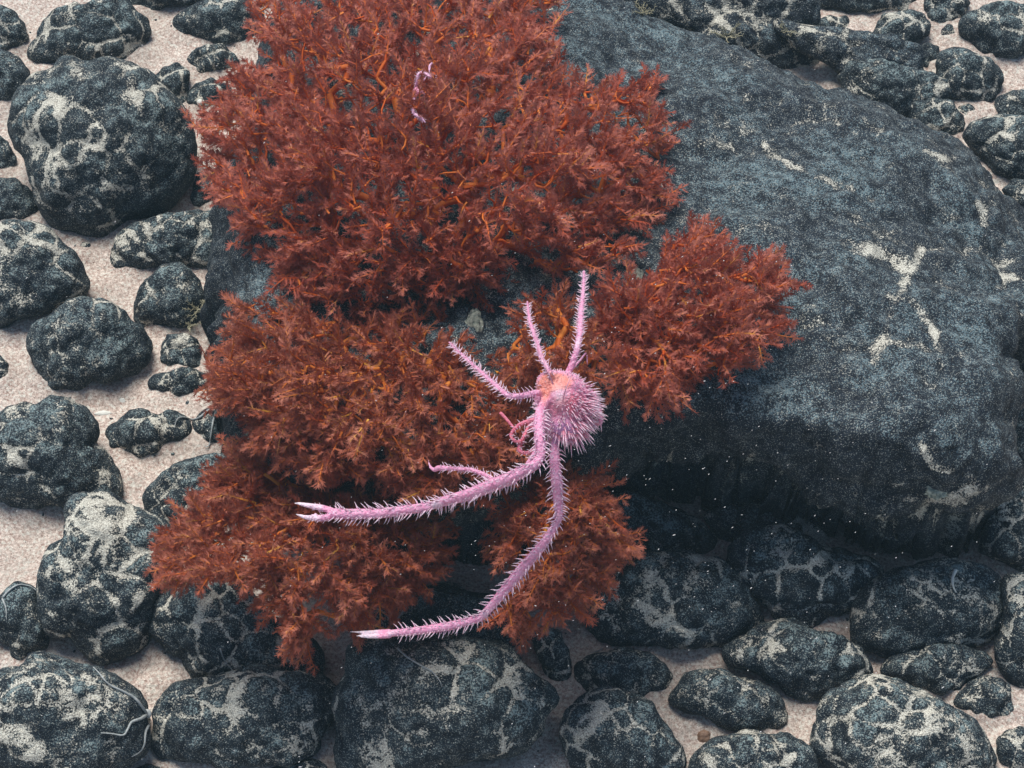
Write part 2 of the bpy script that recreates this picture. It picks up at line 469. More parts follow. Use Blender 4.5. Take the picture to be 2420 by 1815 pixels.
NODS = [
('A', [(-120,60),(0,30),(80,70),(140,150),(175,240),(150,300),(90,340),(0,360),(-120,330)], 'black nodule cut by the left edge, first below the top left corner'),
('A', [(-100,350),(0,330),(100,360),(165,440),(185,520),(150,610),(70,665),(0,690),(-110,640)], 'black nodule cut by the left edge, touching the corner nodule above it'),
('A', [(210,370),(230,260),(290,170),(340,110),(390,60),(480,50),(560,50),(620,0),(710,-30),(800,0),(850,60),(900,110),(940,160),(950,220),(930,290),(880,350),(850,400),(760,400),(650,390),(520,405),(430,380),(350,410),(270,410)], 'knobbly black nodule on sand above the largest nodule at upper left'),
('A', [(295,460),(310,435),(345,440),(355,470),(330,485),(305,480)], 'tiny black pebble on sand above the largest nodule'),
('A', [(100,750),(110,660),(170,570),(260,500),(340,480),(410,410),(470,385),(560,430),(700,390),(830,420),(950,480),(1000,540),(1100,620),(1180,720),(1230,850),(1245,950),(1240,1080),(1180,1190),(1140,1260),(1090,1330),(1000,1385),(930,1380),(830,1400),(770,1470),(700,1530),(620,1505),(540,1530),(490,1480),(420,1490),(330,1430),(280,1340),(240,1220),(210,1130),(200,1020),(130,960),(90,850)], 'largest black nodule, seamed with branching pale silt, left of the coral'),
('A', [(810,-80),(830,30),(900,80),(970,105),(1050,80),(1110,30),(1240,20),(1500,-10),(1650,-40),(1500,-150),(1000,-170)], 'black nodule cut by the top edge left of the coral'),
('A', [(1130,150),(1180,80),(1260,30),(1400,10),(1560,10),(1680,60),(1720,160),(1640,230),(1560,280),(1440,290),(1300,260),(1200,240),(1150,200)], 'oval black nodule partly behind the upper left fronds of the coral'),
('A', [(1200,400),(1250,330),(1330,290),(1430,295),(1500,350),(1540,420),(1480,470),(1350,480),(1250,490)], 'small silt flecked nodule below the oval one near the coral tips'),
('A', [(1005,490),(1060,440),(1150,420),(1220,470),(1215,560),(1220,640),(1180,700),(1100,690),(1050,620),(1010,560)], 'greenish silted nodule leaning on the right shoulder of the largest nodule'),
('A', [(1215,620),(1260,540),(1360,510),(1470,560),(1490,640),(1350,700),(1280,690),(1215,680)], 'small dark nodule beside a white bead at the left coral tips'),
('A', [(-80,870),(0,870),(50,920),(90,1000),(95,1070),(70,1110),(0,1130),(-80,1120)], 'small nodule cut by the left edge, level with the middle of the largest nodule'),
('A', [(-60,1200),(0,1160),(90,1160),(170,1210),(240,1300),(240,1390),(200,1430),(110,1430),(0,1440),(-80,1400)], 'nodule with a pale silted patch at the left edge, below left of the largest nodule'),
('D', [(-150,-150),(0,-205),(120,-215),(220,-205),(300,-160),(400,-60),(470,10),(530,90),(575,200),(520,280),(400,310),(340,370),(200,390),(110,410),(90,450),(40,500),(0,505),(-150,420)], 'wide flat black nodule with a big silt patch, left edge at mid height'),
('A', [(450,1630),(480,1570),(540,1560),(590,1590),(600,1650),(540,1700),(470,1680)], 'little round nodule alone on sand under the largest nodule'),
('A', [(720,1720),(735,1600),(770,1510),(850,1460),(960,1430),(1060,1395),(1200,1370),(1350,1370),(1450,1430),(1520,1540),(1500,1650),(1400,1710),(1200,1710),(1050,1700),(960,1745),(840,1757),(760,1750)], 'broad nodule cracked with pale silt between the largest nodule and the boulder'),
('A', [(1250,1290),(1260,1180),(1290,1130),(1400,1120),(1500,1200),(1500,1300),(1400,1350),(1280,1340)], 'dark nodule tucked under the left coral fronds beside the largest nodule'),
('D', [(660,220),(700,195),(755,180),(745,220),(700,245)], 'thin dark chip lying on sand between two nodules at left'),
('D', [(875,400),(880,310),(920,210),(980,130),(1060,60),(1150,60),(1220,110),(1290,200),(1310,300),(1300,400),(1250,470),(1100,480),(1000,490),(920,460)], 'tall rounded nodule beside the straw coloured hydroid tuft'),
('D', [(195,520),(220,470),(300,420),(380,370),(450,310),(520,290),(620,310),(720,320),(790,360),(830,430),(900,480),(950,560),(970,610),(940,680),(860,750),(760,780),(700,800),(640,780),(600,780),(580,830),(540,860),(440,870),(350,880),(310,850),(280,770),(230,680),(200,600)], 'hunched nodule with two drooping lobes and a silted crown, alone on the left sand'),
('D', [(-100,680),(0,650),(45,700),(60,750),(45,820),(0,870),(-100,850)], 'black nodule mostly outside the left edge, beside the hunched nodule'),
('D', [(1030,720),(1020,690),(1060,560),(1080,510),(1180,510),(1270,540),(1330,650),(1350,740),(1200,750),(1090,740)], 'squarish nodule just below the straw coloured hydroid tuft'),
('D', [(960,830),(1010,780),(1100,750),(1250,740),(1380,780),(1400,840),(1290,880),(1230,910),(1190,950),(1130,930),(1080,890),(1010,860)], 'low wide nodule below the squarish one at the left foot of the boulder'),
('D', [(940,990),(950,940),(1000,915),(1050,940),(1050,990),(1000,1010)], 'knob of a nodule poking from sand above the silted one with the white fragment'),
('D', [(690,1150),(710,1090),(780,1040),(850,1005),(950,1010),(1020,1050),(1070,1000),(1130,1000),(1200,1060),(1220,1150),(1100,1200),(1060,1250),(980,1280),(880,1290),(780,1280),(720,1230)], 'silt topped nodule right of the white fragment'),
('D', [(1180,980),(1250,930),(1330,940),(1340,1000),(1290,1040),(1220,1030)], 'small round nodule behind the grey brittle star near the boulder'),
('D', [(1250,1080),(1330,1000),(1420,960),(1520,1000),(1560,1100),(1510,1200),(1420,1260),(1330,1230),(1280,1160)], 'smooth black nodule under the brittle star by the coral'),
('D', [(-120,1100),(0,1040),(60,990),(170,950),(240,975),(340,930),(440,940),(520,990),(580,1060),(610,1130),(590,1210),(660,1260),(720,1330),(760,1430),(770,1500),(740,1560),(640,1600),(520,1640),(400,1600),(300,1590),(100,1620),(30,1590),(-120,1520)], 'big double humped nodule at the left edge below the white fragment'),
('D', [(735,1400),(770,1365),(820,1370),(840,1400),(800,1440),(760,1430)], 'dark pebble right of the double humped nodule, upper of two'),
('D', [(815,1480),(830,1430),(865,1410),(880,1450),(860,1485)], 'dark pebble right of the double humped nodule, lower of two'),
('D', [(945,1560),(960,1490),(1030,1430),(1130,1360),(1250,1310),(1400,1290),(1520,1300),(1560,1400),(1550,1560),(1480,1700),(1350,1760),(1100,1780),(960,1700)], 'round nodule veined with silt left of the lower coral'),
('G', [(255,440),(280,350),(330,260),(430,170),(430,80),(440,-20),(500,-80),(640,-110),(760,-90),(860,-20),(1000,30),(1080,120),(1120,250),(1080,330),(1040,400),(1010,470),(1000,560),(1000,650),(950,750),(900,830),(820,890),(730,930),(660,960),(600,940),(550,880),(500,800),(450,760),(370,780),(320,740),(300,660),(290,560),(260,500)], 'tall leaning black nodule with a dark pointed foot, lower left of the coral'),
('G', [(-80,560),(0,545),(50,510),(110,470),(190,475),(240,510),(255,570),(270,640),(300,730),(300,820),(280,880),(200,900),(150,950),(90,920),(60,870),(0,820),(-100,780)], 'nodule with a silted hollow at the left edge, beside the tall leaning nodule'),
('G', [(1000,650),(1005,580),(1080,530),(1150,480),(1280,410),(1380,400),(1480,430),(1560,490),(1640,580),(1700,650),(1800,710),(1880,760),(1980,820),(2060,890),(2075,980),(2050,1060),(1980,1080),(1940,1040),(1850,1030),(1720,1040),(1600,1010),(1500,1050),(1400,1080),(1320,1080),(1250,1070),(1210,990),(1180,930),(1100,910),(1050,860),(990,800),(985,740)], 'long sloping nodule patched with silt under the lowest coral frond'),
('G', [(970,1130),(1010,1100),(1080,1085),(1125,1110),(1110,1160),(1050,1155),(990,1155)], 'small black pebble on sand between three big nodules at lower left'),
('G', [(-150,1100),(0,1040),(140,1040),(180,1000),(220,960),(280,950),(340,970),(450,970),(540,1000),(640,1000),(720,1050),(820,1110),(890,1180),(930,1260),(950,1330),(960,1420),(950,1500),(900,1570),(830,1620),(760,1700),(600,1780),(200,1800),(-150,1700)], 'very large nodule in the bottom left corner carrying a brittle star'),
('G', [(1020,1500),(1040,1380),(1050,1260),(1080,1180),(1180,1110),(1290,1080),(1420,1080),(1500,1040),(1620,1010),(1720,1010),(1850,1040),(1980,1060),(2080,1100),(2160,1170),(2190,1240),(2130,1310),(2110,1400),(2040,1440),(2060,1520),(2000,1570),(1900,1600),(1750,1590),(1600,1570),(1480,1600),(1300,1610),(1150,1600),(1060,1590)], 'wide nodule heavily blotched with sand, right of the bottom left corner one'),
('G', [(860,1665),(950,1635),(1030,1650),(1060,1730),(860,1740)], 'sliver of a nodule at the bottom edge near the brittle star nodule'),
('G', [(1750,1660),(1880,1620),(2010,1610),(2100,1640),(2150,1720),(1950,1780),(1750,1750)], 'nodule top at the bottom edge below the sand blotched one'),
('H', [(60,980),(70,900),(120,840),(250,810),(350,820),(500,850),(650,830),(760,810),(880,830),(960,860),(1060,900),(1120,960),(1200,1020),(1290,1090),(1380,1150),(1410,1190),(1380,1270),(1320,1330),(1290,1400),(1240,1460),(1180,1500),(1110,1540),(1030,1560),(900,1580),(780,1580),(680,1570),(600,1600),(540,1650),(440,1720),(250,1760),(60,1740),(20,1600),(20,1480),(30,1400),(0,1280),(20,1150),(60,1050)], 'massive nodule directly below the lower claw, at bottom centre'),
('H', [(1240,780),(1340,750),(1420,770),(1440,850),(1480,950),(1500,1030),(1480,1100),(1400,1120),(1340,1090),(1310,1000),(1270,890)], 'narrow upright nodule in shade right of the massive bottom nodule'),
('I', [(-590,560),(-560,450),(-480,360),(-350,300),(-200,270),(0,280),(100,290),(200,300),(280,340),(350,420),(420,510),(470,620),(495,710),(470,790),(380,830),(300,860),(200,840),(100,850),(0,820),(-100,810),(-300,850),(-500,820),(-580,720)], 'big shaded nodule just below the dark foot of the boulder'),
('H', [(1420,1400),(1460,1300),(1530,1230),(1600,1180),(1720,1150),(1850,1180),(1960,1240),(2050,1330),(2130,1420),(2190,1500),(2212,1600),(2150,1720),(1900,1760),(1600,1720),(1500,1620),(1460,1520),(1430,1450)], 'humped silted nodule at the bottom edge right of centre'),
('H', [(1530,1080),(1540,1000),(1620,940),(1750,900),(1880,900),(1990,920),(2080,990),(2120,1060),(2100,1150),(2000,1190),(1850,1190),(1720,1170),(1600,1180),(1550,1150)], 'low nodule between the shaded nodule and the humped one at the bottom'),
('I', [(320,330),(340,240),(390,160),(450,110),(560,95),(650,95),(720,140),(810,180),(880,240),(960,280),(1080,290),(1200,310),(1260,360),(1280,420),(1240,470),(1200,530),(1130,590),(1050,630),(950,660),(890,700),(830,740),(760,750),(680,720),(620,680),(570,600),(500,560),(430,530),(400,450),(350,390)], 'dark shaded nodule with a drooping belly under the boulder edge'),
('I', [(1110,680),(1140,590),(1200,500),(1270,440),(1330,410),(1430,380),(1530,360),(1600,340),(1700,320),(1800,330),(1950,360),(2030,440),(2070,560),(2080,660),(2020,760),(1960,830),(1880,850),(1740,860),(1600,870),(1500,880),(1430,900),(1380,940),(1280,930),(1220,890),(1150,880),(1110,850),(1130,770)], 'large pale crowned nodule at right below the boulder'),
('I', [(300,960),(290,880),(370,830),(440,790),(520,740),(600,720),(700,720),(800,760),(920,790),(1040,820),(1140,880),(1190,950),(1225,1040),(1180,1080),(1100,1100),(1000,1110),(960,1160),(900,1180),(840,1210),(760,1200),(690,1180),(650,1130),(620,1090),(560,1090),(500,1050),(430,1010),(350,1000)], 'smooth sloping nodule below the drooping dark one at lower right'),
('I', [(1300,1030),(1330,970),(1420,920),(1540,890),(1680,870),(1820,870),(1940,900),(2010,970),(1980,1020),(1880,1060),(1800,1120),(1740,1160),(1650,1180),(1560,1160),(1480,1110),(1400,1080),(1320,1060)], 'flat lens shaped nodule under the pale crowned nodule'),
('I', [(0,1130),(30,1060),(120,1030),(220,1035),(310,1050),(380,1090),(480,1110),(560,1140),(620,1190),(660,1260),(680,1340),(640,1390),(560,1410),(420,1400),(340,1390),(230,1370),(160,1320),(60,1290),(0,1270),(-60,1240),(-50,1180)], 'nodule above the small brown shell near the bottom edge'),
('I', [(850,1500),(880,1400),(910,1290),(930,1230),(1000,1170),(1100,1120),(1200,1070),(1300,1070),(1400,1110),(1480,1160),(1600,1190),(1700,1240),(1800,1290),(1880,1350),(1920,1430),(1960,1500),(1990,1580),(1980,1700),(1800,1780),(1300,1780),(1100,1760),(1000,1640),(900,1590)], 'broad greenish grey nodule filling the bottom edge at right'),
('I', [(1770,1240),(1800,1180),(1870,1110),(1960,1070),(2060,1080),(2110,1140),(2120,1220),(2140,1320),(2100,1360),(2000,1350),(1900,1340),(1830,1300)], 'small triangular nodule near the right edge at lower right'),
('I', [(2050,1480),(2090,1420),(2180,1390),(2280,1400),(2330,1550),(2280,1700),(2120,1700),(2050,1600)], 'dark nodule in the bottom right corner'),
('I', [(90,1600),(170,1520),(270,1460),(360,1430),(480,1430),(560,1450),(680,1450),(770,1480),(830,1540),(850,1620),(840,1750),(400,1800),(80,1760)], 'twin lobed nodule at the bottom edge beside the small brown shell'),
('I', [(2030,940),(2040,840),(2060,740),(2090,650),(2080,560),(2070,470),(2100,430),(2300,400),(2400,800),(2350,1150),(2250,1160),(2180,1130),(2120,1080),(2060,1000)], 'dark nodule cut by the right edge beside the pale crowned nodule'),
('I', [(1920,240),(1960,150),(1970,50),(1960,-60),(1985,-200),(2100,-210),(2300,-230),(2450,0),(2400,300),(2250,400),(2150,370),(2060,320),(1990,290)], 'nodule cut by the right edge just right of the boulder foot'),
('F', [(1975,1390),(1940,1250),(1970,1080),(2050,980),(2200,960),(2400,1000),(2450,1200),(2350,1380),(2200,1400),(2080,1420)], 'nodule at the right edge leaning on the side of the boulder'),
('C', [(850,40),(850,-80),(1000,-100),(1300,-100),(1480,-20),(1460,90),(1400,110),(1300,90),(1150,70),(1000,60)], 'nodule cut by the top edge behind the boulder, left of the sand gap'),
('C', [(1280,200),(1320,120),(1400,100),(1470,90),(1540,110),(1575,170),(1570,230),(1500,240),(1480,290),(1480,350),(1420,370),(1360,370),(1280,330),(1240,270)], 'knobbly nodule left of the sand gap at the top right'),
('C', [(870,150),(950,115),(1050,120),(1090,180),(1060,230),(960,240),(880,200)], 'small nodule beside a sand patch above the boulder'),
('C', [(830,270),(900,225),(1050,230),(1180,240),(1250,300),(1200,370),(1100,390),(980,400),(850,380),(800,330)], 'low flat nodule resting on the top rim of the boulder'),
('C', [(1590,60),(1590,-60),(1750,-60),(1850,30),(1780,120),(1700,160),(1640,200),(1610,150)], 'nodule cut by the top edge right of the sand gap'),
('C', [(1665,250),(1680,190),(1740,170),(1800,210),(1770,270),(1700,285)], 'small round nodule in the middle of the sand gap at top right'),
('C', [(1830,150),(1880,100),(2000,50),(2120,60),(2300,80),(2400,200),(2300,290),(2200,320),(2090,380),(2000,365),(1940,340),(1900,270),(1840,230)], 'rugged nodule at the top of the right edge'),
('C', [(1680,430),(1700,370),(1780,340),(1870,360),(1960,400),(2020,440),(2040,520),(2030,580),(1990,640),(1940,685),(1860,670),(1780,640),(1720,600),(1690,520)], 'round dark bellied nodule left of the white sand patch at upper right'),
('C', [(1480,400),(1500,330),(1580,290),(1650,310),(1660,400),(1600,440),(1500,430)], 'small nodule above the triangular sand spot at upper right'),
('C', [(1080,600),(1060,500),(1120,430),(1250,400),(1400,430),(1470,480),(1560,490),(1680,520),(1700,600),(1620,650),(1500,670),(1500,750),(1400,775),(1300,765),(1200,740),(1120,670)], 'overhanging nodule with a black hollow face on the boulder rim'),
('C', [(1480,740),(1520,680),(1600,650),(1740,670),(1800,750),(1790,840),(1750,890),(1680,850),(1580,820),(1490,800)], 'dark nodule wedged against the right rim of the boulder'),
('C', [(1770,740),(1800,690),(1850,680),(1895,720),(1885,780),(1810,800)], 'small black nodule between the boulder rim and the white sand patch'),
('C', [(2030,710),(2060,640),(2150,610),(2300,590),(2400,700),(2300,780),(2150,775),(2040,760)], 'flat nodule at the right edge below the white sand patch'),
('C', [(1850,880),(1900,820),(2050,780),(2200,780),(2400,850),(2450,1100),(2300,1160),(2150,1150),(2060,1130),(2000,1080),(1930,1000),(1880,930)], 'large streaky nodule at the right edge beside the boulder rim'),
('C', [(2090,1230),(2150,1180),(2300,1180),(2380,1300),(2300,1420),(2200,1380)], 'nodule at the right edge below the large streaky one'),
]
for c, poly, lab in NODS:
    lift = 0.0
    nodule(c, poly, lab, lift=lift)
nodule('H', [(60,740),(180,600),(420,500),(700,500),(950,560),(1180,700),(1240,800),(1150,860),(900,850),(500,850),(200,830)], 'black nodule in deep shade behind the lower claw', sed=.5)
nodule('H', [(1350,60),(1500,-60),(1800,-100),(2050,-60),(2250,20),(2400,160),(2350,260),(2150,300),(1850,290),(1550,260),(1380,180)], 'added black nodule darkening the deepest shade under the boulder front', sed=.5)  # added so the shaded ground under the overhang reads black
nodule('I', [(150,20),(330,-60),(600,-60),(820,0),(950,120),(900,230),(700,250),(450,200),(250,160)], 'added black nodule filling the shade under the boulder, behind the drooping dark one')  # second added nodule, darkens the sand in the overhang's shade
# dark rubble ledge behind the boulder
nodule('C', [(-300,30),(-330,-100),(200,-140),(600,-100),(830,20),(820,130),(740,200),(800,290),(880,400),(800,470),(500,400),(200,240),(0,170),(-200,120)],
       'rough ledge of dark crust behind the top of the boulder', mat=M_BAS, cat='rock', name='rock_ledge', group=None, lobes=1.2, flat=0.4)
nodule('C', [(650,160),(900,205),(1250,235),(1520,330),(1500,470),(1680,560),(1640,690),(1480,720),(1300,600),(1080,470),(850,360)],
       'low dark crust between the boulder rim and the sand patches at top right', mat=M_BAS, cat='rock', name='rock_ledge', group=None, lobes=1.1, flat=0.3)
# stray pebbles between the nodules
rng = random.Random(5)
PEB = [(('D'), 250, -30), ('G', 2060, 925), ('C', 1190, 175), ('C', 1985, 735), ('G', 90, 760), ('I', 215, 975), ('A', 1290, 660), ('D', 20, 1170), ('G', 1120, 1630), ('G', 1100, 1600)]
PLAB = ['tiny pebble on sand beside the wide flat left nodule', 'tiny pebble on sand right of the lowest coral frond', 'tiny pebble on the sand patch above the boulder',
        'tiny pebble on the white sand patch at upper right', 'tiny pebble in the silted hollow at the left edge', 'tiny pebble below the big shaded nodule', None, None,
        'tiny pebble at the bottom edge, left of the sand blotched nodule', None]
for (c, x, y), lab in zip(PEB, PLAB):
    if not lab: continue
    r = rng.uniform(18, 30)
    nodule(c, [(x + r * math.cos(a) * rng.uniform(.8, 1.25), y + r * .8 * math.sin(a) * rng.uniform(.8, 1.2)) for a in np.linspace(0, 5.5, 8)], lab, group='tiny pebbles on the sand')

# ------------------------------------------------------------------ seabed
def axis(lo, hi, step, far):
    inner = np.arange(lo, hi + step / 2, step)
    grow = step * 1.35 ** np.arange(1, 40)
    outw = np.cumsum(grow); outw = outw[outw < far]
    return np.concatenate([lo - outw[::-1], inner, hi + outw])
xs = axis(-0.85, 0.85, 0.005, 5); ys = axis(-0.75, 1.0, 0.005, 5)
X, Y = np.meshgrid(xs, ys)
P = np.stack([X.ravel(), Y.ravel(), np.zeros(X.size)], 1)
Zs = 0.006 * fbm(P, 7, 3, 3) + 0.0022 * fbm(P, 42, 9, 2)
bank = np.zeros(len(P))
for fx, fy, ra, rb in FOOT:                 # silt banked up against every nodule
    m_ = (np.abs(P[:, 0] - fx) < ra + .06) & (np.abs(P[:, 1] - fy) < rb + .06)
    d_ = np.hypot((P[m_, 0] - fx) / ra, (P[m_, 1] - fy) / rb)
    dd_ = np.clip(d_ - 0.95, 0, None) * min(ra, rb)
    bank[m_] = np.maximum(bank[m_], np.exp(-(dd_ / .016) ** 1.3))
P[:, 2] = Zs + bank * (0.011 + 0.006 * fbm(P, 30, 71, 2))
nx, ny = len(xs), len(ys)
idx = np.arange(nx * ny).reshape(ny, nx)
F = np.stack([idx[:-1, :-1].ravel(), idx[:-1, 1:].ravel(), idx[1:, 1:].ravel(), idx[1:, :-1].ravel()], 1)
tag(make_obj('seabed', P, F, M_SAND), kind='structure')

# surface lookup for things that lie on the rocks
bpy.context.view_layer.update()
DG = bpy.context.evaluated_depsgraph_get()
def hit(x, y, off=0.0):
    d = Vector(ray(x, y)).normalized()
    ok, loc, nor, *_ = S.ray_cast(DG, Vector(CAM), d)
    if not ok: return np.array(W(x, y, 0))
    return np.array(loc - d * off)

# ------------------------------------------------------------------ tubes and spines
def tube(path, rad, sides=8, cap=True):
    P = np.asarray(path, float); n = len(P)
    T = np.gradient(P, axis=0); T /= np.linalg.norm(T, axis=1)[:, None] + 1e-12
    ref = np.array([0.13, 0.31, 0.94])
    V, F = [], []
    for i in range(n):
        u = np.cross(T[i], ref); u /= np.linalg.norm(u) + 1e-9
        v = np.cross(T[i], u)
        for k in range(sides):
            a = 2 * math.pi * k / sides
            V.append(P[i] + rad[i] * (math.cos(a) * u + math.sin(a) * v))
    for i in range(n - 1):
        for k in range(sides):
            k2 = (k + 1) % sides
            F.append((i * sides + k, i * sides + k2, (i + 1) * sides + k2, (i + 1) * sides + k))
    if cap:
        F.append(tuple(range(sides))[::-1]); F.append(tuple((n - 1) * sides + k for k in range(sides)))
    return V, F
def catmull(pts, n=8):
    P = np.asarray(pts, float)
    P = np.vstack([2 * P[0] - P[1], P, 2 * P[-1] - P[-2]])
    out = []
    for i in range(1, len(P) - 2):
        for t in np.linspace(0, 1, n, endpoint=False):
            a, b_, c, d = P[i - 1], P[i], P[i + 1], P[i + 2]
            out.append(.5 * (2 * b_ + (c - a) * t + (2 * a - 5 * b_ + 4 * c - d) * t * t + (-a + 3 * b_ - 3 * c + d) * t ** 3))
    out.append(P[-2])
    return np.array(out)
def catmull_lin(P, n):
    out = []
    for i in range(len(P) - 1):
        for t in np.linspace(0, 1, n, endpoint=False): out.append(P[i] * (1 - t) + P[i + 1] * t)
    out.append(P[-1]); return np.array(out)
class Mesh:
    def __init__(s): s.V, s.F, s.A = [], [], {}
    def add(s, V, F, **att):
        o = len(s.V); s.V += [tuple(v) for v in V]; s.F += [tuple(i + o for i in f) for f in F]
        for k in set(list(att) + list(s.A)):
            s.A.setdefault(k, [0.0] * o)
            v = att.get(k, 0.0)
            s.A[k] += [float(v)] * len(V) if np.isscalar(v) else [float(z) for z in v]
def spine(base, d, L, r, bend, seg=4, sides=5):
    d = np.asarray(d, float); d /= np.linalg.norm(d) + 1e-9
    pts, rad = [], []
    for k in range(seg + 1):
        t = k / seg
        pts.append(np.asarray(base) + d * L * t + np.asarray(bend) * L * t * t)
        rad.append(r * (1 - t) ** 0.8 + 0.00012)
    return tube(pts, rad, sides)

# ------------------------------------------------------------------ small life lying on the rocks
def blob(c, ax, fn=None, sub=4):
    D, F = ICO[sub]
    V = np.array(c) + D @ np.array(ax)
    return V.tolist(), [tuple(f) for f in F]
def surf_path(pts, off):
    out = [hit(x, y, off) for x, y in pts]
    return out
def g(x, y): return (x * K, 1210 + y * K)
def dcrop(x, y): return (x * K, 605 + y * K)
def worm(name, arms, rpx, label, cat, mat, rings=True, disc=None):
    mm = Mesh()
    first = None
    for pts in arms:
        C2 = catmull(np.array(pts, float), 8)
        P3 = np.array([hit(x, y, .0025) for x, y in C2])
        for _ in range(2): P3[1:-1] = (P3[:-2] + 2 * P3[1:-1] + P3[2:]) / 4
        if first is None: first = P3[0]
        t = np.linspace(0, 1, len(P3))
        R = rpx * .55e-3 * (1 - .75 * t)
        if rings: R = R * (1 + .18 * (np.arange(len(P3)) % 2))
        V, F = tube(P3, R, 7); mm.add(V, F)
    if disc:
        h_ = hit(*disc[:2], .003); V, F = blob(h_, [RGT * disc[2], UPV * disc[2], FWD * disc[2] * .5], sub=3); mm.add(V, F)
    ob = make_obj(name, np.array(mm.V), mm.F, mat, origin=first)
    tag(ob, label, cat); return ob
worm('brittle_star', [[g(945,1300), g(880,1210), g(800,1160), g(700,1110), g(640,1040), g(600,1000)],
                      [g(945,1310), g(905,1335), g(850,1355), g(825,1400), g(795,1440), g(720,1430), g(650,1425)],
                      [g(955,1310), g(965,1360), g(940,1420), g(932,1500), g(900,1550), g(850,1580)]], 3.4,
     'grey brittle star draped over the right edge of the bottom left corner nodule', 'brittle star', M_STAR, disc=(*g(948, 1302), .0055))
worm('brittle_star', [[dcrop(1490,965), dcrop(1410,968), dcrop(1345,995), dcrop(1290,1040), dcrop(1240,1055), dcrop(1190,1040), dcrop(1145,1050), dcrop(1125,1110)],
                      [dcrop(1490,975), dcrop(1410,990), dcrop(1380,1050), dcrop(1365,1130), dcrop(1350,1220), dcrop(1320,1230)]], 3.4,
     'grey brittle star with long curling arms on the dark nodules left of the coral', 'brittle star', M_STAR, disc=(*dcrop(1492, 970), .005))
def hc(x, y): return (805 + x * K, 1210 + y * K)
def ic(x, y): return (1610 + x * K, 1210 + y * K)
def ec(x, y): return (805 + x * K, 605 + y * K)
def cc(x, y): return (1610 + x * K, y * K)
def fc(x, y): return (1610 + x * K, 605 + y * K)
worm('brittle_star', [[hc(440,500), hc(430,560), hc(412,630), hc(375,680), hc(358,740)], [hc(440,510), hc(400,530), hc(370,500), hc(372,460)], [hc(445,510), hc(470,560), hc(440,580)]], 4.2,
     'pale brittle star with one bent arm under the lower left coral, above the lower claw', 'brittle star', M_STAR, disc=(*hc(438, 512), .004))
worm('worm', [[g(20,550), g(60,505), g(120,470), g(190,478), g(235,505)]], 2.6, 'thin beaded pale worm arching over the silted hollow nodule at left', 'worm', M_STAR)
worm('worm', [[g(15,560), g(38,620), g(42,700)]], 2.2, 'short beaded pale worm hanging at the left edge under the arched one', 'worm', M_STAR)
worm('worm', [[hc(370,880), hc(430,935), hc(520,990), hc(590,1030), hc(640,1090), hc(655,1130)]], 2.6, 'thin pale worm winding over the massive bottom nodule', 'worm', M_STAR, rings=False)
worm('worm', [[ic(1772,372), ic(1750,430), ic(1755,480), ic(1775,520)]], 4.5, 'short bluish white worm on the pale crowned nodule', 'worm', M_WHITE, rings=False)
worm('worm', [[g(1420,880), g(1450,960), g(1500,1020), g(1520,1040)]], 1.8, 'hair thin pale worm on the long sloping nodule', 'worm', M_STAR, rings=False)
worm('worm', [[hc(1690,880), hc(1650,900), hc(1600,910)]], 1.8, 'hair thin pale worm on the low nodule in shade', 'worm', M_STAR, rings=False)

def lumpy(name, x, y, ax, mat, label, cat, seed, off=0.0, amp=.25, fr=1.4):
    h_ = hit(x, y, off)
    D, F = ICO[4]
    ax = np.array(ax) * .00055
    V = D * (1 + amp * fbm(D, fr * 1.5, seed, 3))[:, None]
    V = h_ + V[:, :1] * RGT * ax[0] + V[:, 1:2] * UPV * ax[1] - V[:, 2:] * FWD * ax[2]
    ob = make_obj(name, V, F, mat, origin=h_); tag(ob, label, cat); return ob
x, y = dcrop(665, 1018); lumpy('shell_fragment', x, y, (19, 7, 4), M_WHITE, 'white elongated shell fragment on sand above the silt topped nodule', 'shell', 1)
x, y = dcrop(790, 935); lumpy('shell_fragment', x, y, (7, 7, 2), M_WHITE, 'tiny bluish white flake on sand above the white fragment', 'shell', 2)
x, y = cc(-900, -900)
x, y = (1290 * K, 660 * K); lumpy('bead_sponge', x, y, (8, 8, 7), M_WHITE, 'round white bead beside the left coral tips', 'sponge', 3, amp=.1)
x, y = ec(1905, 150); lumpy('sponge', x, y, (16, 24, 8), M_SPONGE, 'pale oval sponge on the boulder between the two upper right corals', 'sponge', 4, amp=.5)
x, y = ec(860, 440); lumpy('sponge', x, y, (18, 30, 10), M_SPONGE, 'whitish sponge peeping through the coral left of the raised lobster legs', 'sponge', 5, amp=.5)
x, y = fc(1650, 1520); lumpy('sponge', x, y, (22, 15, 4), M_SPONGE, 'pale green crust patch low on the right face of the boulder', 'sponge', 6, amp=.6, fr=2.2)
x, y = ic(145, 1450); lumpy('snail_shell', x, y, (14, 15, 10), M_BROWN, 'small brown shell on sand near the bottom edge', 'shell', 7, amp=.3)

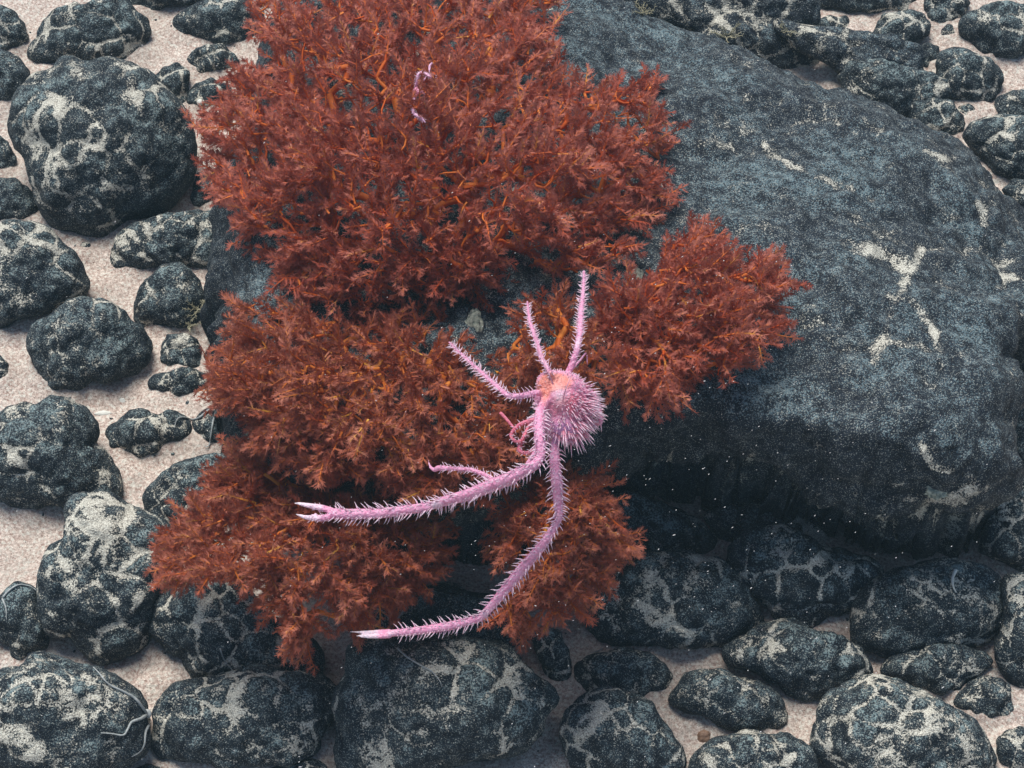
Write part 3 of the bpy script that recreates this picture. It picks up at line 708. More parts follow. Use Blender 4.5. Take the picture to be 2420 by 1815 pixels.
def hydroid(x, y, n, L, label, seed, spread=1.0):
    rr_ = random.Random(seed); mm = Mesh(); h_ = hit(x, y, 0)
    for i in range(n):
        b_ = h_ + np.array([rr_.gauss(0, .003 * spread), rr_.gauss(0, .003 * spread), 0])
        d = np.array([rr_.gauss(0, .8), rr_.gauss(-.1, .6), rr_.uniform(.4, 1)]); d /= np.linalg.norm(d)
        l = L * rr_.uniform(.5, 1.2)
        pts = [b_ + d * l * t + np.array([rr_.gauss(0, 1), rr_.gauss(0, 1), rr_.gauss(0, 1)]) * l * .05 for t in np.linspace(0, 1, 6)]
        V, F = tube(pts, np.linspace(.0007, .0004, 6), 4); mm.add(V, F)
        for t in range(1, 6):
            for sg in (-1, 1):
                sd = np.cross(d, viewd) * sg * .8 + d * .7
                V, F = tube([pts[t], pts[t] + sd * l * .16 * rr_.uniform(.6, 1.2)], [.0005, .0003], 3); mm.add(V, F)
    ob = make_obj('hydroid', np.array(mm.V), mm.F, M_HYD, origin=h_); tag(ob, label, 'hydroid', 'straw coloured hydroid tufts')
viewd = -FWD
hydroid(*dcrop(1290, 330), 22, .026, 'straw coloured feathery tuft on the left flank of the boulder', 1, 1.5)
hydroid(*dcrop(1230, 440), 10, .018, 'small straw coloured tuft just below the feathery one at left', 5)
hydroid(*cc(290, 230), 12, .024, 'straw coloured tuft on the top rim of the boulder', 2)
hydroid(*cc(670, 210), 8, .020, 'pale tuft on the dark ledge behind the boulder top', 3)
hydroid(*cc(-250, 90), 10, .022, 'pale wispy tuft at the boulder top beside the coral', 4)

m = bpy.data.materials.new('sea_water_haze'); m.use_nodes = True
nt = m.node_tree
for n_ in list(nt.nodes): nt.nodes.remove(n_)
out = nt.nodes.new('ShaderNodeOutputMaterial'); pv = nt.nodes.new('ShaderNodeVolumePrincipled')
pv.inputs['Color'].default_value = (0.45, 0.72, 0.85, 1); pv.inputs['Density'].default_value = 0.016
pv.inputs['Anisotropy'].default_value = 0.2
nt.links.new(pv.outputs[0], out.inputs['Volume'])
hv = [(x, y, z) for x in (-7, 7) for y in (-7.5, 7.5) for z in (-1.1, 3.2)]
hfc = [(0, 1, 3, 2), (4, 6, 7, 5), (0, 4, 5, 1), (2, 3, 7, 6), (0, 2, 6, 4), (1, 5, 7, 3)]
tag(make_obj('haze', hv, hfc, m, smooth=False), kind='stuff')
# grit: crumbs of crust and shell strewn over the sand
rs_ = random.Random(12)
bm = bmesh.new(); bmesh.ops.create_icosphere(bm, subdivisions=1, radius=1)
GV = np.array([v.co[:] for v in bm.verts]); GF = [[v.index for v in f.verts] for f in bm.faces]; bm.free()
for nm, mat_, cnt, r0, r1, lab in (('dark_grit', M_NOD, 900, .0006, .0022, 'crumbs of black crust strewn over the sand'), ('shell_grit', M_WHITE, 500, .0005, .0013, 'pale shell crumbs strewn over the sand')):
    mm = Mesh()
    for i in range(cnt):
        x, y = rs_.uniform(-60, 2480), rs_.uniform(-60, 1880)
        h_ = hit(x, y)
        if h_[2] > .03 or np.linalg.norm(h_) > 2: continue
        r = r0 + (r1 - r0) * rs_.random() ** 3
        ax_ = np.array([rs_.uniform(.7, 1.5), rs_.uniform(.7, 1.5), rs_.uniform(.5, .9)]) * r
        mm.add(h_ + GV * ax_ * (1 + .25 * np.array([[rs_.uniform(-1, 1)] for _ in GV])), GF)
    tag(make_obj(nm, np.array(mm.V), mm.F, mat_, origin=(0, 0, 0)), lab, 'grit', kind='stuff')

# drifting flecks of marine snow, hanging in the water over the rocks
rs_ = random.Random(44); mm = Mesh()
D3 = np.array(ICO[3][0]); 
bm = bmesh.new(); bmesh.ops.create_icosphere(bm, subdivisions=1, radius=1)
DV = np.array([v.co[:] for v in bm.verts]); DF = [[v.index for v in f.verts] for f in bm.faces]; bm.free()
for i in range(620):
    if rs_.random() < .6:
        x, y = rs_.gauss(1650, 420), rs_.gauss(1100, 420)
    else:
        x, y = rs_.uniform(0, 2420), rs_.uniform(0, 1815)
    z = rs_.uniform(.40, 1.1)
    c = W(x, y, z)
    a = rs_.gauss(.55, .25); l = .00055 * rs_.uniform(.5, 1.3) * (1 + 1.6 * rs_.random() ** 6); w_ = .00026 * rs_.uniform(.6, 1.5)
    e1 = math.cos(a) * RGT + math.sin(a) * UPV; e2 = -math.sin(a) * RGT + math.cos(a) * UPV
    mm.add(c + DV[:, :1] * e1 * l + DV[:, 1:2] * e2 * w_ + DV[:, 2:] * FWD * w_, DF)
tag(make_obj('marine_snow', np.array(mm.V), mm.F, M_SNOW, origin=(0, 0, .5)), 'tiny white flecks drifting in the water', 'particles', kind='stuff')

# ------------------------------------------------------------------ squat lobster
def remeshed(parts, voxel):
    me = bpy.data.meshes.new('tmp'); mm = Mesh()
    for V, F in parts: mm.add(V, F)
    me.from_pydata(mm.V, [], mm.F)
    o = bpy.data.objects.new('tmp', me); S.collection.objects.link(o)
    md = o.modifiers.new('r', 'REMESH'); md.mode = 'VOXEL'; md.voxel_size = voxel
    sm = o.modifiers.new('s', 'SMOOTH'); sm.iterations = 3; sm.factor = 0.5
    dg = bpy.context.evaluated_depsgraph_get()
    ev = o.evaluated_get(dg); m2 = ev.to_mesh()
    V = [tuple(v.co) for v in m2.vertices]; F = [tuple(p.vertices) for p in m2.polygons]
    ev.to_mesh_clear(); bpy.data.objects.remove(o); bpy.data.meshes.remove(me)
    return V, F

rl = random.Random(21)
def limb_paths():
    """(x, y, z, radius in photo px) control joints; each limb: joints, spine length px, flags"""
    L = {}
    L['claw_arm_a'] = dict(j=[(1290, 945, .50, 13), (1276, 975, .51, 14), (1274, 1010, .515, 16), (1277, 1050, .51, 16), (1278, 1078, .505, 13), (1262, 1100, .50, 15), (1200, 1132, .48, 18.5), (1110, 1168, .44, 17), (1045, 1186, .41, 14), (1022, 1195, .40, 11), (1004, 1199, .395, 13), (900, 1213, .37, 14.5), (820, 1215, .36, 15), (778, 1213, .355, 14.5)], s=19)
    L['claw_arm_b'] = dict(j=[(1325, 1000, .47, 11), (1312, 1050, .46, 12), (1311, 1090, .455, 15), (1316, 1140, .44, 16.5), (1320, 1190, .42, 14), (1321, 1222, .41, 11), (1312, 1243, .40, 11), (1285, 1285, .385, 13.5), (1228, 1352, .35, 15.5), (1172, 1420, .32, 13), (1143, 1453, .305, 11), (1128, 1463, .30, 11), (1060, 1480, .285, 12.5), (985, 1491, .27, 11.5), (918, 1497, .26, 9.5)], s=18)
    L['leg_a'] = dict(j=[(1300, 925, .50, 8), (1262, 930, .51, 9.5), (1225, 937, .52, 8.5), (1199, 934, .52, 8), (1165, 905, .505, 7), (1118, 862, .48, 5.5), (1085, 832, .46, 4.5), (1061, 808, .445, 3.2)], s=13)
    L['leg_b'] = dict(j=[(1318, 915, .50, 7), (1300, 880, .52, 7), (1279, 845, .52, 8), (1266, 800, .50, 7), (1252, 760, .48, 6), (1246, 712, .46, 3.5)], s=11)
    L['leg_c'] = dict(j=[(1335, 895, .49, 9), (1352, 862, .50, 10), (1364, 825, .51, 9), (1370, 790, .51, 9.5), (1373, 740, .49, 8.5), (1378, 690, .47, 6), (1380, 640, .45, 4)], s=11)
    L['leg_d'] = dict(j=[(1270, 1060, .46, 6), (1215, 1140, .455, 6), (1165, 1133, .45, 7), (1140, 1120, .45, 7), (1113, 1110, .45, 6.5), (1070, 1107, .44, 6.5), (1036, 1106, .435, 8), (1027, 1111, .432, 6), (1017, 1104, .432, 4.5), (1012, 1086, .435, 1.5)], s=9)
    L['leg_e'] = dict(j=[(1370, 960, .47, 7), (1395, 925, .47, 7), (1412, 950, .465, 7), (1421, 998, .46, 7), (1405, 1000, .45, 6), (1385, 985, .45, 6)], s=15)
    return L
parts = []
BC = W(1330, 948, .485); bs = mpp(BC)
def vw(dx, dy, dz=0.0):      # offset in photo px: right, up in the picture, towards the camera
    return (dx * RGT + dy * UPV - dz * FWD) * bs
parts.append(blob(BC, [vw(66, 8), vw(-14, 72), vw(0, 0, 52)]))
parts.append(blob(BC + vw(2, -52, 4), [vw(50, 0), vw(-10, 42), vw(0, 0, 42)]))
parts.append(blob(BC + vw(-28, 40, 12), [vw(36, 0), vw(0, 34), vw(0, 0, 32)]))
parts.append(blob(BC + vw(-10, 8, 40), [vw(20, 10), vw(-14, 34), vw(0, 0, 22)], sub=3))
parts.append(blob(BC + vw(-36, 14, 34), [vw(13, 0), vw(0, 13), vw(0, 0, 12)], sub=3))
parts.append(blob(BC + vw(22, 36, 34), [vw(16, 0), vw(0, 14), vw(0, 0, 12)], sub=3))
LIMBS = limb_paths()
paths = {}
for nme, d in LIMBS.items():
    J = np.array([list(W(x, y, z)) + [.86 * r * mpp(W(x, y, z))] for x, y, z, r in d['j']])
    C4 = catmull(J, 9) * .35 + catmull_lin(J, 9) * .65
    paths[nme] = C4
    parts.append(tube(C4[:, :3], np.maximum(C4[:, 3], 0.0009), 14))
# pincers
def pincer(pts, flat=0.8):
    J = np.array([list(W(x, y, z)) + [r * mpp(W(x, y, z))] for x, y, z, r in pts]); C4 = catmull(J, 7)
    return C4, tube(C4[:, :3], C4[:, 3], 10)
fing = [pincer([(785, 1208, .356, 9), (760, 1200, .355, 8), (730, 1195, .352, 6.5), (710, 1191, .35, 4.5), (694, 1189, .35, 1.5)]),
        pincer([(782, 1222, .356, 9), (755, 1225, .352, 8), (725, 1223, .35, 6), (708, 1218, .35, 3.5), (697, 1214, .35, 1.3)]),
        pincer([(922, 1493, .26, 7), (890, 1494, .257, 6), (855, 1494, .255, 4), (826, 1493, .255, 1.3)]),
        pincer([(922, 1502, .26, 7), (890, 1504, .257, 5.5), (860, 1504, .255, 4), (840, 1502, .255, 1.3)])]
teeth = [(745, 1216, .353, 3.2), (738, 1217, .353, 2.4), (742, 1203, .353, 3.0), (755, 1208, .353, 3.0), (750, 1218, .353, 2.6)]
for C4, tb in fing: parts.append(tb)
for x, y, z, r in teeth:
    w_ = W(x, y, z); parts.append(blob(w_, [RGT * r * bs, UPV * r * 1.6 * bs, FWD * r * bs], sub=3))
# reddish small legs tucked under the left of the body
small = [[(1182, 975, .44, 5), (1198, 992, .44, 4.5), (1216, 1014, .44, 4)],
         [(1290, 985, .46, 6), (1251, 995, .45, 6), (1225, 1006, .45, 5.5), (1208, 1026, .45, 5), (1214, 1040, .45, 4.5), (1229, 1044, .45, 4.5), (1240, 1026, .45, 4.5), (1250, 1005, .45, 4)],
         [(1285, 1050, .45, 6), (1250, 1070, .445, 5.5), (1226, 1064, .445, 5), (1236, 1040, .445, 5), (1250, 1015, .445, 5), (1280, 990, .45, 6)],
         [(1345, 880, .45, 4), (1372, 850, .44, 3.5), (1386, 835, .43, 2.5), (1388, 865, .42, 2.2)]]
sp_small = []
for pts in small:
    J = np.array([list(W(x, y, z)) + [r * mpp(W(x, y, z))] for x, y, z, r in pts]); C4 = catmull(J, 6)
    sp_small.append(C4); parts.append(tube(C4[:, :3], C4[:, 3], 10))
LV, LF = remeshed(parts, 0.00135)
LV = np.array(LV)
def near_path(V, P, wdt):
    out = np.zeros(len(V))
    for p in P: out = np.maximum(out, np.clip(1.3 - np.linalg.norm(V - p, axis=1) / wdt, 0, 1))
    return out
Q = (LV - BC)
qx = Q @ RGT / bs; qy = Q @ UPV / bs; qz = -(Q @ FWD) / bs
inb = (np.abs(qx) < 80) & (qy > -110) & (qy < 90)
nz = vnoise(LV, 110, 4)
orange = np.where(inb, sstep(0.15, 0.55, np.exp(-((qx + 22) / 40) ** 2 - ((qy - 45) / 22) ** 2) + .15 * nz + 0.5 * np.exp(-((qx + 42) / 14) ** 2 - ((qy - 12) / 24) ** 2)), 0) * .7
orange[(qx < -75)] = 0
redm = np.where(inb, 0.95 * np.exp(-((qx - 12) / 48) ** 2 - ((qy + 12) / 40) ** 2) * (0.7 + .5 * nz), 0)
for C4 in sp_small[:3]:
    redm = np.maximum(redm, near_path(LV, C4[1::2, :3], 0.0045) * 0.75)
viol = np.where(inb, 0.8 * np.exp(-((qx - 0) / 26) ** 2 - ((qy + 72) / 26) ** 2), 0)
pale = np.where(inb & (qz > 25), 0.5 * np.exp(-((qx + 8) / 16) ** 2 - ((qy - 12) / 26) ** 2), 0)
jw = [W(1278, 1082, .52), W(1316, 1224, .42), W(1025, 1200, .41), W(1021, 1193, .41), W(1141, 1454, .315), W(1200, 936, .53), W(1279, 846, .53), W(1369, 800, .52), W(920, 1497, .27)]
pale = np.maximum(pale, near_path(LV, jw, 0.0085) * .8)
for C4, _ in fing:
    pale = np.maximum(pale, near_path(LV, C4[8:, :3], 0.0055) * .85)
lob = Mesh()
lob.add(LV.tolist(), LF, orange=orange, red=redm, violet=viol, pale=pale)
viewdir = -FWD
def limb_spines(C4, slen, skip=(0.0, 1.0), density=1.0):
    P = C4[:, :3]; seglen = np.linalg.norm(np.diff(P, axis=0), axis=1); cum = np.concatenate([[0], np.cumsum(seglen)])
    tot = cum[-1]; stepm = 5.6 * bs / density
    for side in (-1, 1):
        s = skip[0] * tot + rl.random() * stepm
        k = 0
        while s < skip[1] * tot:
            p = np.array([np.interp(s, cum, P[:, i]) for i in range(3)])
            r = np.interp(s, cum, C4[:, 3])
            i = min(np.searchsorted(cum, s), len(P) - 1); i = max(i, 1)
            tdir = P[i] - P[i - 1]; tdir /= np.linalg.norm(tdir) + 1e-9
            sd = np.cross(tdir, viewdir); sd /= np.linalg.norm(sd)
            vd = np.cross(sd, tdir)
            if vd @ viewdir < 0: vd = -vd
            long = (k % 2 == 0)
            a = rl.gauss(0.1 if long else 0.5, 0.3) if rl.random() < .8 else rl.uniform(.6, 1.1)
            d = side * sd * math.cos(a) + vd * math.sin(a) + tdir * rl.uniform(.1, .45)
            Ls = slen * bs * (rl.uniform(.85, 1.15) if long else rl.uniform(.3, .6))
            V, F = spine(p + (side * sd * math.cos(a) + vd * math.sin(a)) * r * .85, d, Ls, Ls * 0.065 + 0.0003, tdir * rl.uniform(.15, .5))
            lob.add(V, F, pale=np.repeat([.1, .35, .5, .6, .7], 5))
            k += 1
            s += stepm * rl.uniform(.7, 1.3)
    # short tubercles in rows along the face turned to the camera
    s = skip[0] * tot
    while s < skip[1] * tot:
        p = np.array([np.interp(s, cum, P[:, i]) for i in range(3)]); r = np.interp(s, cum, C4[:, 3])
        i = max(min(np.searchsorted(cum, s), len(P) - 1), 1); tdir = P[i] - P[i - 1]; tdir /= np.linalg.norm(tdir) + 1e-9
        sd = np.cross(tdir, viewdir); sd /= np.linalg.norm(sd); vd = np.cross(sd, tdir)
        if vd @ viewdir < 0: vd = -vd
        for a in ((1.0,) if int(s / stepm) % 2 else (2.25,)):
            a2 = a + rl.gauss(0, .12)
            nrm = sd * math.cos(a2) + vd * math.sin(a2)
            V, F = spine(p + nrm * r * .9, nrm * .7 + sd * math.cos(a2) * .6 + tdir * .7, slen * bs * rl.uniform(.15, .27), 0.0006, tdir * .3)
            lob.add(V, F, pale=np.repeat([.2, .5, .6, .7, .8], 5))
        s += stepm * rl.uniform(.8, 1.2)
for nme, d in LIMBS.items():
    sk = {'claw_arm_a': (0.05, .985), 'claw_arm_b': (0.07, .97), 'leg_d': (.28, .86)}.get(nme, (0.1, .97))
    limb_spines(paths[nme], d['s'], sk, 1.0 if 'arm' in nme else 0.95)
for C4 in sp_small[1:3]: limb_spines(C4, 8, (.2, .9), .6)
limb_spines(fing[1][0], 7, (.05, .6), 1.0)
limb_spines(fing[0][0], 4, (.05, .5), .8)
# body spines: radiating over the carapace, longest on the right and lower flanks
from mathutils.bvhtree import BVHTree
bt = BVHTree.FromPolygons([Vector(v) for v in LV], LF)
ga = math.pi * (3 - math.sqrt(5))
nb = 900
ctr = BC + vw(2, -10, 0)
for i in range(nb):
    zz = 1 - 1.3 * (i + .5) / nb
    rr_ = math.sqrt(max(0, 1 - zz * zz)); a = i * ga + rl.gauss(0, .12)
    x, y, z = rr_ * math.cos(a), rr_ * math.sin(a), zz
    dirn = x * RGT + y * UPV + z * viewdir
    loc, nor, fi, dd = bt.ray_cast(Vector(ctr + dirn * .16), Vector(-dirn))
    if loc is None: continue
    base = np.array(loc); nor = np.array(nor)
    if np.linalg.norm(base - ctr) > 98 * bs: continue
    px_, py_ = ((base - BC) @ RGT) / bs, ((base - BC) @ UPV) / bs
    face = math.exp(-((px_ + 12) / 34) ** 2 - ((py_ - 28) / 42) ** 2)
    if rl.random() < face * 1.15 * (z > .3): continue
    flank = float(sstep(-0.35, .65, np.array([x * .8 - y * .6]))) if True else 0
    big = rl.random() < .38
    if not big and rl.random() < .25: continue
    Ls = (9 + 29 * flank) * (rl.uniform(.75, 1.15) if big else rl.uniform(.25, .55)) * bs
    if z > .6: Ls *= .55
    side = x * RGT + y * UPV
    d = nor * .75 + dirn * .4 + .55 * side + (.12 * RGT - .16 * UPV) * flank + np.array([rl.gauss(0, .13) for _ in range(3)])
    V, F = spine(base - nor * .0008, d, Ls, 0.0006 + Ls * (.035 if big else .06), (-.14 * UPV + .08 * viewdir))
    lob.add(V, F, pale=np.repeat([0, .12, .3, .5, .75], 5), orange=np.repeat([.3 * (py_ > 25), .1 * (py_ > 25), 0, 0, 0], 5), red=np.repeat([.5 * (py_ < 30), .35 * (py_ < 30), .15, 0, 0], 5))
base0 = (BC[0], BC[1], 0)
lobster = make_obj('squat_lobster', np.array(lob.V), lob.F, M_LOB, origin=BC, attrs=lob.A)
tag(lobster, 'large spiny pink squat lobster with two long claw arms, perched on the coral', 'squat lobster')
def child_tube(name, pts, rpx, mat, parent, red=0.0):
    J = np.array([W(x, y, z) for x, y, z in pts]); C3 = catmull(J, 8)
    R = np.linspace(1, .35, len(C3)) * rpx * bs
    V, F = tube(C3, R, 6)
    return make_obj(name, np.array(V), F, mat, parent=parent, origin=J[0], attrs={'red': [red] * len(V), 'pale': [.15] * len(V)})
child_tube('antenna', [(1307, 908, .545), (1296, 880, .56), (1285, 852, .555), (1270, 820, .53), (1262, 775, .5)], 2.0, M_LOB, lobster, .3)
child_tube('antenna', [(1330, 950, .54), (1336, 922, .565), (1345, 900, .57), (1352, 880, .56)], 1.8, M_LOB, lobster, .3)

# little lobster hidden in the coral
def sc(x, y, z, r): return (930 + x * .0964, 140 + y * .0964, z, r)
parts2 = []
arms = [[sc(590, 790, 0.443, 6), sc(570, 700, 0.448, 4.5), sc(555, 620, 0.453, 4), sc(585, 520, 0.458, 4), sc(600, 390, 0.463, 4), sc(690, 325, 0.463, 4.2), sc(800, 370, 0.463, 4.2), sc(900, 420, 0.463, 4), sc(990, 440, 0.463, 2.8), sc(1070, 455, 0.463, 1)],
        [sc(590, 790, 0.443, 6), sc(540, 900, 0.453, 4.2), sc(450, 1080, 0.458, 4.2), sc(455, 1180, 0.463, 4.5), sc(510, 1340, 0.463, 4.4), sc(620, 1410, 0.463, 4.4), sc(710, 1480, 0.463, 4), sc(790, 1560, 0.463, 1.2)],
        [sc(880, 320, 0.453, 1.6), sc(880, 240, 0.453, 3), sc(890, 160, 0.453, 3.4), sc(950, 85, 0.453, 2.5)],
        [sc(620, 800, 0.443, 3), sc(700, 810, 0.453, 2.2), sc(765, 860, 0.458, 2.2), sc(750, 950, 0.458, 2), sc(840, 1050, 0.458, 1.4)],
        [sc(610, 770, 0.443, 4), sc(700, 560, 0.438, 3), sc(860, 400, 0.443, 2.8), sc(880, 320, 0.453, 1.6)]]
bl = []
for a in arms:
    J = np.array([list(W(x, y, z)) + [r * mpp(W(x, y, z))] for x, y, z, r in a]); C4 = catmull(J, 6)
    bl.append(C4); parts2.append(tube(C4[:, :3], np.maximum(C4[:, 3], .0007), 8))
bx_ = sc(600, 790, .455, 0)
B2 = W(bx_[0], bx_[1], .455)
parts2.append(blob(B2, [RGT * .0065, UPV * .0055, FWD * .005], sub=3))
V2, F2_ = remeshed(parts2, 0.0009)
V2 = np.array(V2)
m2 = Mesh(); rd = np.clip(1.4 - np.linalg.norm(V2 - B2, axis=1) / .009, 0, .6)
m2.add(V2.tolist(), F2_, red=rd, pale=.25 * (1 - rd), violet=0.25)
for C4 in bl[:2]:
    for k in range(4, len(C4) - 3, 2):
        tdir = C4[k + 1, :3] - C4[k, :3]; tdir /= np.linalg.norm(tdir); sd = np.cross(tdir, viewdir)
        for sg in (-1, 1):
            V, F = spine(C4[k, :3] + sd * sg * C4[k, 3] * .8, sd * sg + tdir * .5, .0026 * rl.uniform(.6, 1.2), .0004, tdir * .2, seg=2, sides=4)
            m2.add(V, F, pale=.5)
lob2 = make_obj('squat_lobster', np.array(m2.V), m2.F, M_LOB, origin=B2, attrs=m2.A)
tag(lob2, 'tiny pale pink lobster half hidden among the upper coral fronds', 'squat lobster')

# ------------------------------------------------------------------ coral
def frond_template(rs):
    V, F, A = [], [], []
    def quad(a, b_, c, d, w):
        o = len(V); V.extend([a, b_, c, d]); F.append((o, o + 1, o + 2, o + 3)); A.extend(w)
    nseg = 5
    cv = rs.uniform(-.18, .18); cv2 = rs.uniform(-.25, .25)
    ax = lambda t: np.array([cv * t * t, cv2 * t * t, t])
    for s in range(nseg):
        t0, t1 = s / nseg, (s + 1) / nseg
        w0, w1 = .040 * (1 - .7 * t0), .040 * (1 - .7 * t1)
        p0, p1 = ax(t0), ax(t1)
        for k in range(3):
            a0, a1 = 2.094 * k, 2.094 * (k + 1)
            f = lambda p, w, a: p + w * np.array([math.cos(a), math.sin(a), 0])
            quad(f(p0, w0, a0), f(p0, w0, a1), f(p1, w1, a1), f(p1, w1, a0), [1.0 if t0 < .75 else .6] * 2 + [1.0 if t1 < .75 else .4] * 2)
    nbr = 11
    for i in range(nbr):
        t = .12 + .88 * i / (nbr - 1)
        side = 1 if i % 2 else -1
        last = i == nbr - 1
        roll = rs.gauss(0, .55)
        sp = 0 if last else rs.uniform(.55, 1.05)
        d = np.array([side * math.sin(sp) * math.cos(roll), math.sin(sp) * math.sin(roll), math.cos(sp)])
        L = rs.uniform(.24, .36) * (1 - .35 * t)
        p = ax(t)
        nrm = np.cross(d, [0, 1, 0]); nrm /= np.linalg.norm(nrm) + 1e-9
        nrm = nrm + np.array([0, rs.gauss(0, .4), 0]); nrm /= np.linalg.norm(nrm)
        bd = np.array([0, rs.gauss(0, .08), 0])
        pm = p + d * L * .5 + bd * .5; pe = p + d * L * .85 + bd
        w = rs.uniform(.026, .042)
        quad(p - nrm * .014, p + nrm * .014, pm + nrm * w, pm - nrm * w, [.8, .8, .1, .1])
        quad(pm - nrm * w, pm + nrm * w, pe + nrm * w * .9, pe - nrm * w * .9, [.1, .1, 0, 0])
        # fringe of tentacles
        for j in range(8):
            if j < 6:
                u = .3 + .27 * (j // 2); sg = 1 if j % 2 else -1
                q0 = p + d * L * u * .85 + bd * u; fd = d * rs.uniform(.5, .9) + nrm * sg * rs.uniform(.7, 1.1)
                q0 = q0 + nrm * sg * w * .6
            else:
                q0 = pe + nrm * (-w * .5 if j == 6 else w * .5); fd = d + nrm * (-.3 if j == 6 else .3)
            fd = fd + np.array([0, rs.gauss(0, .35), 0]); fd /= np.linalg.norm(fd)
            fl = rs.uniform(.07, .13)
            ww = np.cross(fd, [0, 1, 0.2]); ww /= np.linalg.norm(ww) + 1e-9
            quad(q0 - ww * .013, q0 + ww * .013, q0 + fd * fl + ww * .006, q0 + fd * fl - ww * .006, [0, 0, 0, 0])
    return np.array(V), np.array(F), np.array(A)
rt = random.Random(9)
TEMPL = [frond_template(rt) for _ in range(12)]
def pip(pts, poly):
    x, y = pts[:, 0], pts[:, 1]; ins = np.zeros(len(pts), bool)
    for i in range(len(poly)):
        a, c = poly[i], poly[(i + 1) % len(poly)]
        cond = (a[1] > y) != (c[1] > y)
        xi = (c[0] - a[0]) * (y - a[1]) / (c[1] - a[1] + 1e-12) + a[0]
        ins ^= cond & (x < xi)
    return ins
def coral(poly, root, zc, ze, n, label, mat, seed, size=.030, thick=.075, per=2, centre=None):
    rg = np.random.RandomState(seed)
    poly = np.array(poly, float) * OV
    lo, hi = poly.min(0), poly.max(0)
    c = np.array(centre, float) * OV if centre else poly.mean(0)
    C_ = rg.uniform(lo, hi, (n * 5, 2))
    # ragged outline
    R3 = np.concatenate([C_ * .004, np.zeros((len(C_), 1))], 1)
    jit = np.stack([fbm(R3, 4, seed, 2), fbm(R3, 4, seed + 50, 2)], 1) * 26
    C_ = C_[pip(C_ + jit, poly)]
    R3 = np.concatenate([C_ * .004, np.zeros((len(C_), 1))], 1)
    dens = 0.60 + 2.6 * fbm(R3, 15.0, seed + 3, 2)             # clumps and gaps
    C_ = C_[rg.rand(len(C_)) < dens][:n]
    rm_ = radial(poly, c, np.arctan2(C_[:, 1] - c[1], C_[:, 0] - c[0]) % (2 * np.pi))
    dc_ = np.linalg.norm(C_ - c, axis=1)
    C_ = c + (C_ - c) * (1 - 20 / np.maximum(rm_, 40) * (dc_ / np.maximum(rm_, 1)))[:, None]
    ang = np.arctan2(C_[:, 1] - c[1], C_[:, 0] - c[0]) % (2 * np.pi)
    rmax = radial(poly, c, ang)
    s = np.clip(np.linalg.norm(C_ - c, axis=1) / (rmax + 1e-6), 0, 1)
    R3 = np.concatenate([C_ * .004, np.zeros((len(C_), 1))], 1)
    zo = ze + (zc - ze) * np.sqrt(1 - s ** 2) + .035 * fbm(R3, 3.2, seed + 8, 2)
    depth = rg.rand(len(C_)) ** 1.3
    z = zo - depth * thick * (0.35 + .65 * np.sqrt(1 - s ** 2))
    P = np.array([W(x, y, zz) for (x, y), zz in zip(C_, z)])
    rootp = np.array(W(root[0] * OV, root[1] * OV, root[2]))
    # grow a branching skeleton outwards from the root
    dist = np.linalg.norm(P - rootp, axis=1)
    order = np.argsort(dist); P = P[order]; dist = dist[order]
    nodes = np.vstack([rootp, P]); par = np.zeros(len(nodes), int); nd = np.concatenate([[0], dist])
    for i in range(1, len(nodes)):
        j0 = max(0, i)
        dd = np.linalg.norm(nodes[:j0] - nodes[i], axis=1)
        cost = dd + 0.25 * nd[:j0] * (dd > .02)
        cost = np.where(nd[:j0] > nd[i] - .004, cost + .08, cost)
        cost[0] = min(cost[0], dd[0] + .0) if nd[i] < .07 else dd[0] + .5
        par[i] = int(np.argmin(cost))
    wt = np.ones(len(nodes))
    for i in range(len(nodes) - 1, 0, -1): wt[par[i]] += wt[i]
    a = nodes[par[1:]]; b_ = nodes[1:]
    T = b_ - a; Ln = np.linalg.norm(T, axis=1)[:, None] + 1e-9; T = T / Ln
    u = np.cross(T, [0.2, .1, .97]); u /= np.linalg.norm(u, axis=1)[:, None] + 1e-9; v = np.cross(T, u)
    r1 = np.clip(.0009 * wt[1:] ** .40, .0012, .0065)[:, None]; r0 = np.clip(.0009 * wt[par[1:]] ** .40, .0012, .0065)[:, None]
    r0 = np.minimum(r0, r1 * 1.6)
    mid = (a + b_) / 2 + (rg.rand(len(a), 3) - .5) * Ln * .22
    ring = []
    for pos, rr in ((a, r0), (mid, (r0 + r1) / 2), (b_, r1)):
        for k in range(4):
            an = math.pi / 2 * k
            ring.append(pos + rr * (math.cos(an) * u + math.sin(an) * v))
    BVv = np.stack(ring, 1).reshape(-1, 3)
    tmpl = np.array([(r * 4 + k, r * 4 + (k + 1) % 4, (r + 1) * 4 + (k + 1) % 4, (r + 1) * 4 + k) for r in range(2) for k in range(4)])
    BFf = (tmpl[None] + (np.arange(len(a)) * 12)[:, None, None]).reshape(-1, 4)
    root_obj = bpy.data.objects.new('coral', None); S.collection.objects.link(root_obj)
    root_obj.location = rootp
    tag(root_obj, label, 'coral', 'bushy red corals on the boulder')
    rv = np.repeat(rg.rand(len(a)) * .9, 12)
    make_obj('branches', BVv, BFf, mat, parent=root_obj, origin=rootp, attrs={'rnd': rv, 'woody': np.ones(len(BVv))})
    # fronds at every node
    VV, FF, RN, WD = [], [], [], []
    off = 0
    up3 = np.array([0, 0, 1.0])
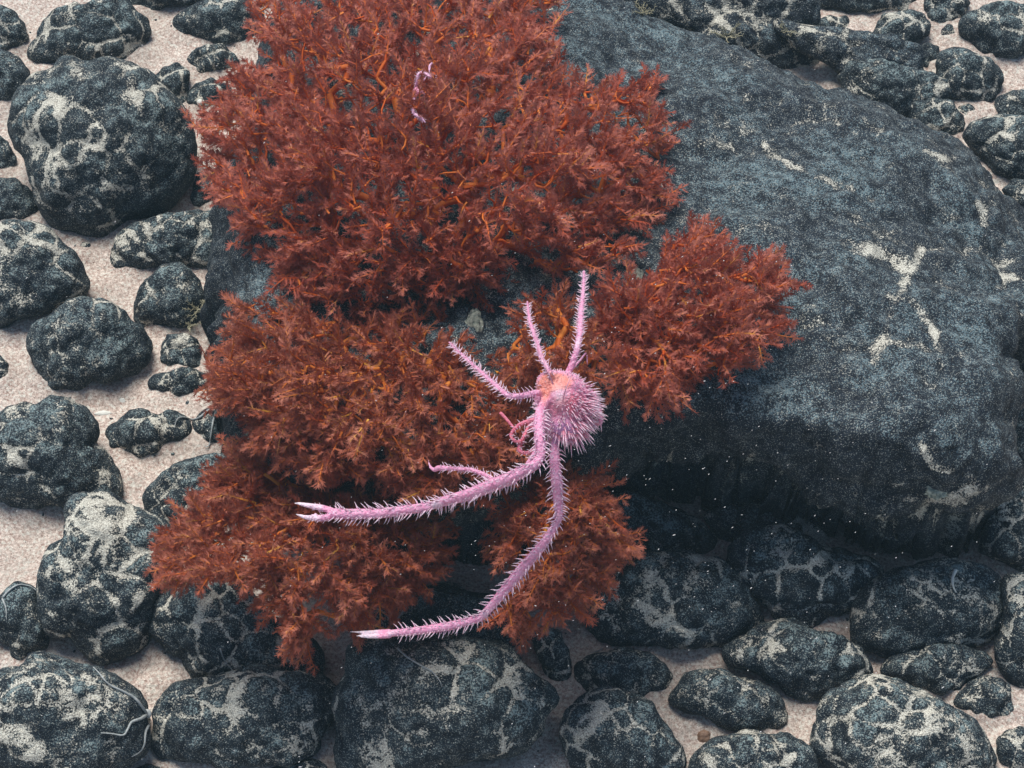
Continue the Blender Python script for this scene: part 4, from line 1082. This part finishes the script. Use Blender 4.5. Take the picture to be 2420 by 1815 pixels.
    for i in range(1, len(nodes)):
        k_ = per if wt[i] < 6 else per - 1
        for q_ in range(max(1, k_)):
            tv, tf, ta = TEMPL[rg.randint(12)]
            d = T[i - 1] * .55 + (nodes[i] - rootp) / (nd[i] + .05) * .55 - FWD * rg.uniform(-.15, .45) + rg.normal(0, .42, 3)
            d /= np.linalg.norm(d)
            # frond plane leans to face outwards, with scatter
            fn = -FWD * .8 + up3 * .3 + rg.normal(0, .55, 3)
            xx = np.cross(d, fn); xx /= np.linalg.norm(xx) + 1e-9
            yy = np.cross(d, xx)
            sc_ = size * rg.uniform(.55, 1.35)
            M = np.stack([xx, yy, d])
            VV.append((tv * sc_) @ M + nodes[i] - d * sc_ * rg.uniform(0, .5))
            FF.append(tf + off); off += len(tv)
            RN.append(np.full(len(tv), rg.rand())); WD.append(ta)
    make_obj('fronds', np.concatenate(VV), np.concatenate(FF), mat, parent=root_obj, origin=rootp,
             attrs={'rnd': np.concatenate(RN), 'woody': np.concatenate(WD)})
    return root_obj
coral([(545,10),(560,-70),(700,-120),(1000,-140),(1160,-90),(1200,0),(1215,60),(1195,130),(1280,190),(1360,185),(1425,165),(1440,230),(1480,290),(1440,340),(1460,430),(1400,470),(1400,560),(1340,600),(1270,630),(1180,600),(1100,600),(1050,660),(950,680),(850,700),(780,690),(700,680),(620,650),(560,590),(540,520),(480,500),(460,430),(440,380),(480,330),(418,290),(430,225),(500,215),(485,160),(560,120),(535,60)],
      (930, 560, .29), .455, .25, 2050, 'largest red coral bush, filling the upper middle and hiding a tiny lobster', M_CORAL, 1, centre=(900, 300))
coral([(500,650),(600,640),(700,680),(800,670),(900,670),(1000,690),(1090,770),(1150,830),(1160,930),(1130,1000),(1060,1080),(930,1095),(800,1050),(700,1030),(620,990),(550,980),(540,905),(460,870),(450,800),(495,755)],
      (900, 800, .27), .40, .26, 980, 'brown red coral behind the left of the big pink lobster', M_CORAL2, 2, centre=(800, 870))
coral([(450,1030),(520,970),(620,990),(700,1040),(850,1085),(930,1120),(975,1180),(960,1250),(930,1260),(880,1290),(810,1330),(770,1365),(690,1320),(670,1420),(630,1400),(600,1340),(560,1290),(500,1250),(400,1225),(345,1285),(345,1200),(390,1100),(465,1095)],
      (780, 1150, .16), .30, .16, 800, 'lowest left coral bush, spreading beneath the upper claw', M_CORAL2, 3, centre=(700, 1170))
coral([(1280,660),(1330,620),(1400,590),(1455,500),(1500,475),(1540,490),(1575,570),(1640,545),(1685,565),(1700,640),(1680,720),(1630,800),(1560,820),(1500,840),(1430,890),(1380,890),(1310,830),(1310,760),(1270,710)],
      (1330, 730, .31), .43, .33, 470, 'right hand coral bush jutting out over the dark face of the boulder', M_CORAL, 4, centre=(1480, 710), thick=.07)
coral([(1060,1150),(1070,1100),(1120,1060),(1210,1000),(1290,1020),(1310,1080),(1370,1120),(1360,1180),(1300,1270),(1230,1330),(1180,1370),(1090,1350),(1080,1290),(1130,1230),(1060,1200)],
      (1190, 1080, .22), .30, .20, 360, 'small coral bush hanging behind the lower claw arm', M_CORAL2, 5, centre=(1200, 1170), thick=.06)
coral([(1090,700),(1150,640),(1230,640),(1300,700),(1310,780),(1290,860),(1200,880),(1120,840),(1070,770)],
      (1200, 760, .30), .40, .35, 120, 'thin dark coral patch behind the raised legs of the big lobster', M_CORAL2, 6, centre=(1190, 750), thick=.04)
